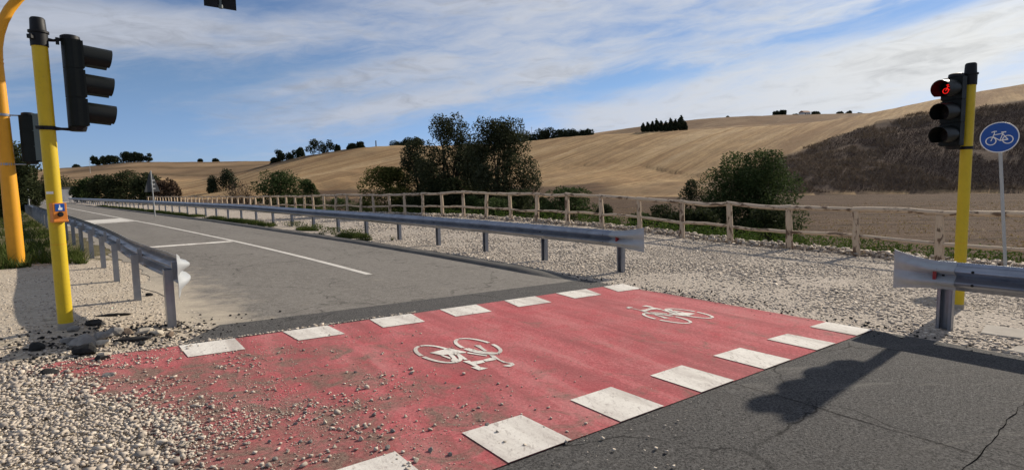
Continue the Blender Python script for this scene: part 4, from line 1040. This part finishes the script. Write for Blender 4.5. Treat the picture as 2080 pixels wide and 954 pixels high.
# ------------------------------------------------------------------ trees and shrubs
def leaves_mesh(name, P, size, mt, droop=0., up_bias=0., long=1.6):
    n = len(P); a = rng.uniform(0, 2*np.pi, n); u = rng.uniform(-1, 1, n); d = np.stack([np.cos(a)*np.sqrt(1-u*u), np.sin(a)*np.sqrt(1-u*u), u-droop], -1)
    d /= np.linalg.norm(d, axis=1)[:, None]; r = rng.normal(size=(n, 3)); r[:, 2] += up_bias; s = np.cross(d, r); s /= np.linalg.norm(s, axis=1)[:, None]+1e-9
    L_ = (size*long)[:, None]; w = (size*.55)[:, None]
    V = np.stack([P-d*L_*.5, P+s*w*.5+d*L_*.05, P+d*L_*.5, P-s*w*.5+d*L_*.05], 1).reshape(-1, 3)
    return np_mesh(name, V, np.arange(4*n).reshape(-1, 4), mt)
def crown_points(n, clumps, fill=.75):
    # clumps: (x, y, z, rx, ry, rz); points crowd towards each clump's surface
    C = np.array(clumps); vol = (C[:, 3]*C[:, 4]*C[:, 5])**.66; k = rng.choice(len(C), n, p=vol/vol.sum())
    d = rng.normal(size=(n, 3)); d /= np.linalg.norm(d, axis=1)[:, None]; r = rng.random(n)**(1/3.)*fill+(1-fill)*rng.normal(1, .18, n)
    return C[k, :3]+d*r[:, None]*C[k, 3:]
def tree(name, label, col, dep, toprow, width_px, mt, n=3000, leaf=.14, kind='round', cat='tree', group=None, sink=0., base_frac=.25, lean=0., nclump=16, seed=0):
    r = np.random.default_rng(500+seed+int(col)); x, y, z = at(col, dep); z -= sink
    hor = 394.4-.018*col; w = width_px*dep/FPX; h = max(CAM[2]+dep*(hor-toprow)/FPX-z, w*.6)
    root = empty(name, (x, y, z), -YAW); tag(root, label, cat, group)
    cl = []; lean_m = lean*h; tips = []
    if kind == 'round':
        for i in range(nclump):
            a = r.uniform(0, 2*math.pi); q = r.random()**.6; zz = base_frac+(1-base_frac)*r.random()
            env = math.sqrt(max(.05, 1-((zz-(base_frac+.42*(1-base_frac)))/(.64*(1-base_frac)))**2))
            s = r.uniform(.14, .30)
            cl.append((math.cos(a)*q*w*.40*env+lean_m*zz, math.sin(a)*q*w*.36*env, min(zz, 1-s*.55)*h, w*s*.75, w*s*.7, h*s*.62))
        cl.append((lean_m, 0, h*(1-.12), w*.16, w*.16, h*.12))
        cl.append((-w*.38, 0, h*(base_frac+.3*(1-base_frac)), w*.13, w*.2, h*.16)); cl.append((w*.38, 0, h*(base_frac+.33*(1-base_frac)), w*.13, w*.2, h*.16))
    elif kind == 'willow':
        for i in range(nclump):
            a = r.uniform(0, 2*math.pi); zz = r.uniform(base_frac, .97); env = .45+.55*math.sin(math.pi*min(1, (zz-base_frac)/(1-base_frac)*.8+.2)); q = r.random()**.5
            s = r.uniform(.07, .16); cl.append((math.cos(a)*q*w*.43*env+lean_m*zz, math.sin(a)*q*w*.35*env, zz*h-.02*h, w*s, w*s, h*s*.85))
        cl.append((lean_m, 0, h*.95, w*.11, w*.11, h*.06))
    elif kind == 'dome':
        for i in range(nclump):
            a = r.uniform(0, 2*math.pi); q = r.random()**.5; e = r.uniform(.05, 1.2); s = r.uniform(.15, .26)
            cl.append((math.cos(a)*math.cos(e)*w*.36*q**.3+lean_m, math.sin(a)*math.cos(e)*w*.3, h*(.22+.60*math.sin(e)), w*s, w*s, h*s*1.05))
        cl.append((0, 0, h*.38, w*.36, w*.3, h*.36)); cl.append((-w*.3, 0, h*.2, w*.2, w*.2, h*.2)); cl.append((w*.3, 0, h*.2, w*.2, w*.2, h*.2))
    elif kind == 'cypress':
        for i in range(9):
            t = i/8; rr = w*.5*math.sin(math.pi*(.12+.80*(1-t)))**.8*(1-t*.55); cl.append((r.uniform(-.05, .05)*w, r.uniform(-.05, .05)*w, h*(.10+.86*t), rr*.95, rr*.95, h*.09))
    elif kind == 'flat':
        for i in range(nclump): cl.append((r.uniform(-.44, .44)*w, r.uniform(-.3, .3)*w*.5, h*r.uniform(.3, .8), w*r.uniform(.08, .16), w*r.uniform(.08, .16), h*r.uniform(.16, .28)))
    if kind == 'bare':
        b = MB()
        for i in range(70):
            a = r.uniform(0, 2*math.pi); e = r.uniform(.35, 1.4); L_ = h*r.uniform(.55, 1.0); d = Vector((math.cos(a)*math.cos(e)*w/h*.65, math.sin(a)*math.cos(e)*w/h*.5, math.sin(e)))
            p0 = Vector((0, 0, 0)); p1 = d*L_*.5+Vector(r.uniform(-.1, .1, 3))*h*.3; p2 = d*L_+Vector(r.uniform(-.1, .1, 3))*h*.4
            b.tube([p0, p1, p2], [.045, .03, .012], 3, False)
            for _ in range(5):
                t = r.uniform(.3, 1); q = p1.lerp(p2, t); b.tube([q, q+Vector(r.normal(size=3))*h*.09+Vector((0, 0, h*.05))], [.018, .008], 3, False)
        b.obj('branches', M_bark, root); P = crown_points(n, [(0, 0, h*.55, w*.42, w*.35, h*.4)], .9); place('crown', leaves_mesh('crown', P, r.uniform(.6, 1.2, n)*leaf, mt), root); return root
    # trunk with limbs reaching into the clumps
    b = MB(); tr_ = max(.05, h*.022); nb = 3 if kind != 'willow' else 7
    if kind == 'willow':
        for i in range(4):
            o = r.uniform(-.05, .05)*w; top = (o*3+lean_m*.7+r.uniform(-.12, .12)*w, r.uniform(-.1, .1)*w, h*r.uniform(.6, .85))
            b.tube([(o, 0, -.3), (o*1.6+lean_m*.2, r.uniform(-.03, .03)*w, h*.3), top], [tr_*r.uniform(.7, 1.1), tr_*.6, tr_*.15], 7)
    else: b.tube([(0, 0, -.3), (lean_m*.2, 0, h*.35), (lean_m*.7, 0, h*.75)], [tr_*1.2, tr_*.8, tr_*.25], 7)
    for q in cl[:min(len(cl), 22 if kind == 'willow' else 10)]:
        z0 = q[2]*r.uniform(.35, .6); b.tube([(lean_m*.3*z0/h, 0, z0), (q[0]*.55, q[1]*.55, (z0+q[2])*.52), (q[0], q[1], q[2])], [tr_*.4, tr_*.26, tr_*.08], 5)
    b.obj('trunk', M_bark, root, True)
    P = crown_points(n, cl); P[:, 2] = np.maximum(P[:, 2], .05)
    place('crown', leaves_mesh('crown', P, r.uniform(.6, 1.3, n)*leaf, mt, droop=.25 if kind == 'willow' else 0.), root)
    return root
G1 = 'trees behind the wooden fence'
tree('willow_tree', 'tall loose willow with twin top tufts left in the middle group', 915, 36, 247, 140, M_willow, 18000, .12, 'willow', group=G1, nclump=62, base_frac=.2)
tree('willow_tree', 'dense leaning willow at the right of the middle group', 1010, 34, 251, 168, M_willow, 30000, .12, 'willow', group=G1, nclump=95, base_frac=.06, lean=.02)
tree('willow_tree', 'thin brownish willow at the left of the middle group', 862, 38, 283, 115, M_willow, 12000, .12, 'willow', group=G1, nclump=45, base_frac=.12, lean=-.03)
tree('willow_tree', 'small willow filling the gap between the two tall ones', 962, 37, 292, 100, M_willow, 10000, .12, 'willow', group=G1, nclump=40, base_frac=.1)
tree('shrub', 'yellowish green shrub left of the willows', 795, 38, 340, 150, M_bushy, 15000, .12, group=G1, base_frac=.0, nclump=30)
tree('shrub', 'dark shrub under the willows', 890, 35, 362, 150, M_dkleaf, 13000, .12, group=G1, base_frac=.0, nclump=24)
tree('shrub', 'low dark shrub right under the leaning willow', 1045, 31, 385, 100, M_dkleaf, 5000, .12, group=G1, base_frac=.0)
tree('shrub', 'rounded dark shrub behind the fence right of the willows', 1150, 27, 381, 150, M_bush, 9000, .10, group=G1, base_frac=.0, nclump=30)
tree('shrub', 'large dense green bush behind the fence below the scrub slope', 1535, 24, 308, 205, M_bush, 38000, .085, group=G1, base_frac=.0, nclump=60, lean=.02)
tree('shrub', 'small grey green shrub left of the large bush', 1403, 25, 364, 85, M_willow, 4200, .085, group=G1, base_frac=.0)
tree('shrub', 'low dark shrub at the fence between small and large bush', 1452, 22.5, 408, 130, M_dkleaf, 5000, .085, group=G1, base_frac=.0)
tree('shrub', 'low shrub at the fence left of the small grey one', 1345, 23, 415, 120, M_dkleaf, 4600, .085, group=G1, base_frac=.0)
tree('shrub', 'wide rounded olive bush at the foot of the stubble hill', 572, 62, 347, 110, M_bush, 8000, .19, group=G1, base_frac=.0, nclump=34)
tree('shrub', 'smaller bush right of the wide olive bush', 628, 60, 364, 55, M_bush, 3000, .19, group=G1, base_frac=.0)
tree('shrub', 'reddish bare shrub left of the wide olive bush', 490, 64, 364, 64, M_twig, 700, .16, 'bare', group=G1)
for i, (c, d, tp, w, lab) in enumerate([(690, 47, 403, 90, 'low dark growth behind the fence left of the yellowish shrub'), (745, 43, 405, 80, 'low dark growth behind the fence under the yellowish shrub left side'), (825, 37, 402, 90, 'low dark growth behind the fence under the thin brownish willow'),
        (960, 31, 398, 90, 'low dark growth behind the fence under the willow gap'), (1095, 28, 402, 70, 'low dark growth between willows and rounded shrub'), (1225, 26, 415, 70, 'sparse low growth just right of the rounded shrub'), (1290, 24, 432, 80, 'low growth behind the fence in front of the golden slope'), (640, 54, 402, 90, 'low dark growth behind the fence right of the smaller bush'), (865, 35, 403, 110, 'nearest dark growth at the fence under the dark shrub'), (1000, 30, 402, 120, 'nearest dark growth at the fence under the leaning willow'), (1420, 20.5, 425, 130, 'nearest dark growth at the fence under the small grey shrub'), (1560, 20, 420, 150, 'nearest dark growth at the fence under the large bush')]):
    tree('undergrowth', lab, c, d, tp, w, M_dkleaf if i % 3 else M_bush, 4500, .1, group='low growth along the ditch', cat='shrub', base_frac=.0, nclump=16, seed=90+i)
G2 = 'trees along the far road bend'
for i, (c, d, tr_, w, m_, lab) in enumerate([
    (120, 150, 352, 64, M_dkleaf, 'dark tree right behind the left signal pole by the road bend'),
    (178, 100, 362, 44, M_bush, 'small round tree right of the white tank'),
    (218, 96, 352, 66, M_dkleaf, 'dark tree second right of the white tank'),
    (258, 92, 346, 70, M_dkleaf, 'tallest dark tree of the row behind the triangular sign'),
    (302, 84, 348, 62, M_dkleaf, 'dark tree directly behind the triangular sign'),
    (340, 80, 364, 48, M_twig, 'brownish thinning shrub right of the triangular sign'),
    (100, 150, 372, 50, M_dkleaf, 'low tree left of the left signal pole by the road bend')]):
    tree('tree', lab, c, d, tr_, w*1.15, m_, 4500, .3, 'dome', group=G2, nclump=18, seed=i)
tree('tree', 'dark leafy tree behind the orange mast at the left edge', 22, 33, 288, 120, M_dkleaf, 12000, .14, group=G2, base_frac=.12, nclump=34)
tree('tree', 'second dark tree behind the orange mast nearer the verge', 55, 46, 330, 55, M_dkleaf, 4000, .16, group=G2, base_frac=.1, nclump=18)
G3 = 'trees on the hill crests'
FT = [(238, 745, 320, 32, 'round', 'left round tree of the far left hilltop pair'), (274, 742, 312, 40, 'round', 'larger right round tree of the far left hilltop pair'),
 (300, 740, 324, 36, 'flat', 'low hedge right of the far left hilltop pair'), (210, 752, 334, 34, 'flat', 'low hedge left of the far left hilltop pair'),
 (415, 735, 323, 9, 'round', 'left tiny tree of the two on the far pale ridge'), (446, 735, 323, 12, 'round', 'right tiny tree of the two on the far pale ridge'), (165, 770, 342, 12, 'round', 'tiny tree at the far left skyline'),
 (470, 240, 342, 40, 'round', 'dark bush on the lower slope of the stubble hill'), (437, 238, 352, 26, 'round', 'smaller dark bush left of the lower slope bush'),
 (566, 322, 320, 22, 'round', 'lowest bush on the stubble hill crest line'), (590, 320, 315, 46, 'flat', 'low hedge between lowest bush and spiky tree on the crest'), (618, 318, 300, 18, 'round', 'spiky small tree on the stubble hill crest line'),
 (655, 315, 300, 60, 'flat', 'hedge right of the spiky small tree on the crest'), (692, 312, 294, 12, 'round', 'slim little tree left of the crest clump'), (722, 311, 292, 22, 'round', 'left half of the clump at the crest top'), (738, 310, 287, 20, 'round', 'right half of the clump at the crest top'),
 (1475, 585, 239, 9, 'round', 'tiny lone tree on the far brown ridge'), (1580, 595, 238, 26, 'flat', 'hedge left of the tiny farmhouse'),
 (1612, 610, 234, 14, 'round', 'small tree just left of the tiny farmhouse'), (1652, 612, 235, 18, 'round', 'small tree just right of the tiny farmhouse'),
 (1700, 640, 229, 15, 'round', 'left of three small trees where the right hill meets the sky'), (1718, 640, 228, 14, 'round', 'middle of three small trees where the right hill meets the sky'), (1740, 640, 232, 12, 'round', 'right of three small trees where the right hill meets the sky')]
for i, (c, d, tr_, w, kd, lab) in enumerate(FT):
    tree('hill_tree' if kd == 'round' else 'hedge', lab, c, d, tr_, w, M_far, 1800, max(.4, d*.0025), 'dome' if kd == 'round' else kd, cat='tree' if kd == 'round' else 'hedge', group=G3, base_frac=-.15, nclump=16, seed=i, sink=1.6)
for i, (c, top, w) in enumerate([(812, 294, 26), (833, 290, 24), (850, 289, 22), (1042, 277, 24), (1062, 273, 26), (1080, 275, 24), (1098, 270, 28), (1116, 269, 26), (1134, 272, 26), (1152, 270, 28), (1168, 272, 24), (1184, 273, 22), (1198, 271, 18)]):
    lab = ['left tree of the low clump behind the hill left of the willows', 'middle tree of the low clump behind the hill left of the willows', 'right tree of the low clump touching the willow tops'][i] if i < 3 else ['leftmost', 'second from left', 'third from left', 'fourth from left', 'fifth from left', 'fifth from right', 'fourth from right', 'third from right', 'second from right', 'rightmost'][i-3]+' tree of the distant dark wood right of the willows'
    tree('wood_tree', lab, c, 425, top-9, w*1.5, M_far, 1800, 1.0, 'dome', group='distant wood on the ridge', base_frac=-.1, nclump=14, seed=40+i, sink=2.)
for i, (c, top, w) in enumerate([(1307, 253, 8), (1316, 251, 8), (1325, 249, 8), (1334, 244, 10), (1343, 248, 8), (1352, 249, 9), (1362, 243, 11), (1371, 245, 10), (1382, 238, 14), (1391, 250, 8)]):
    lab = ['leftmost', 'second', 'third', 'fourth', 'fifth', 'sixth', 'seventh', 'eighth', 'tallest ninth', 'rightmost'][i]+' dark cypress from the left of the row on the golden ridge'
    tree('cypress_tree', lab, c, 272, top, w*1.7, M_far, 1400, .6, 'cypress', group='cypress row on the ridge', seed=70+i, sink=.6)

# ------------------------------------------------------------------ grass and scrub
def blades(name, P, h, w, mt, label, cat, spread=.5):
    n = len(P); a = rng.uniform(0, 2*np.pi, n); d = np.stack([np.cos(a), np.sin(a), 0*a], -1); ln = rng.normal(size=(n, 3))*spread; ln[:, 2] = 1
    tip = P+ln*h[:, None]; b1 = P-d*w[:, None]; b2 = P+d*w[:, None]
    V = np.stack([b1, b2, tip], 1).reshape(-1, 3); return tag(place(name, np_mesh(name, V, np.arange(3*n).reshape(-1, 3), mt)), label, cat, kind='stuff')
def strip_pts(n, s0, s1, y0, y1, clump=.0, seed=0, pw=1.):
    y = y0+(y1-y0)*rng.random(n)**pw; s = rng.uniform(s0, s1, n); x = s+g(y); k = vnoise(x, y, 1.1, seed)+vnoise(x, y, .4, seed+1)*.7 > clump; x, y = x[k], y[k]
    return np.stack([x, y, H(x, y)], -1)
P = strip_pts(70000, 6.45, 7.45, 10.0, 75, -.04, 61, 1.4); P[:, 2] = Hnear(P[:, 0], P[:, 1])
blades('grass', P, rng.uniform(.04, .2, len(P)), rng.uniform(.006, .016, len(P)), M_grass, 'weedy grass strip at the foot of the long guardrail', 'grass')
n = 60; 
P = np.concatenate([np.array([x, y, 0])+rng.normal(size=(260, 3))*[.22, .3, 0] for x, y in ((6.75, 12.9), (6.6, 14.6), (6.6, 16.5), (6.5, 19))]); P[:, 0] += 0; P[:, 2] = Hnear(P[:, 0], P[:, 1])
P[:, 2] += rng.uniform(0, .22, len(P))
tag(place('weeds', leaves_mesh('weeds', P, rng.uniform(.03, .07, len(P)), M_grass)), 'leafy weed clumps along the kerb by the long guardrail', 'weeds', kind='stuff')
P = strip_pts(36000, -5.5, -.35, 8.8, 60, .0, 63, 1.5); P[:, 2] = Hnear(P[:, 0], P[:, 1])
blades('grass', P, rng.uniform(.06, .32, len(P)), rng.uniform(.008, .02, len(P)), M_grass, 'green grass and weeds on the verge behind the left guardrail', 'grass')
P = strip_pts(9000, -7, -2.2, 7.5, 26, .05, 65); P[:, 2] = Hnear(P[:, 0], P[:, 1])
blades('dry_grass', P, rng.uniform(.1, .5, len(P)), rng.uniform(.006, .014, len(P)), M_straw, 'dry straw coloured grass on the bank by the orange mast', 'grass')
P = np.concatenate([strip_pts(90000, 15.2, 20.0, -9, 12, -.35, 67), strip_pts(50000, 15.2, 20.0, 12, 40, -.12, 67)]); P[:, 2] += 0
tag(place('ditch_plants', leaves_mesh('ditch_plants', P+np.stack([0*P[:, 0], 0*P[:, 0], rng.uniform(0, .45, len(P))], -1), rng.uniform(.03, .075, len(P)), M_ditch)), 'lush green plants in the ditch behind the fence', 'plants', kind='stuff')
def scrub():
    n = 110000; col = rng.uniform(1480, 2350, n); dep = rng.uniform(88, 165, n); lat = (col-1040)/FPX*dep; x = CAM[0]+sy_*dep+cy_*lat; y = CAM[1]+cy_*dep-sy_*lat
    _, _, t, _ = hillpos(x, y); edge = np.interp(col, [1200, 1300, 1420, 1560, 1640, 1780, 3600], [0., .25, .75, 1.0, 1.02, 1.02, 1.02])
    k = (t > .03) & (t < edge+vnoise(x, y, 9, 71)*.22+vnoise(x, y, 2, 77)*.1) & (vnoise(x, y, 7, 72)+vnoise(x, y, 2.4, 73)*.8 > -.42); x, y = x[k], y[k]
    P = np.stack([x, y, H(x, y)], -1); return P
P = scrub(); k = vnoise(P[:, 0], P[:, 1], 16, 78)+vnoise(P[:, 0], P[:, 1], 5, 79)*.7 > .10
blades('dry_grass', P[k], rng.uniform(.25, .8, k.sum()), rng.uniform(.03, .10, k.sum()), M_drygrass, 'paler dry grass patches among the scrub of the steep slope', 'grass', .6); P = P[~k]
blades('scrub', P, rng.uniform(.15, .5, len(P)), rng.uniform(.025, .08, len(P)), M_dry, 'dark dry scrub covering the steep slope at right', 'scrub', .45)
def stubble():
    n = 16000; dep = rng.uniform(18, 70, n); col = rng.uniform(1250, 2200, n); lat = (col-1040)/FPX*dep; x = CAM[0]+sy_*dep+cy_*lat; y = CAM[1]+cy_*dep-sy_*lat
    s = x-g(y); k = (s > 20.5) & (vnoise(x*.8-y*.6, x*.1+y*.1, .7, 75)+vnoise(x, y, .5, 76) > .1); x, y = x[k], y[k]; return np.stack([x, y, H(x, y)], -1)
P = stubble(); blades('stubble', P, rng.uniform(.05, .16, len(P)), rng.uniform(.015, .05, len(P)), M_straw, 'straw remains scattered over the ploughed field', 'stubble', .9)
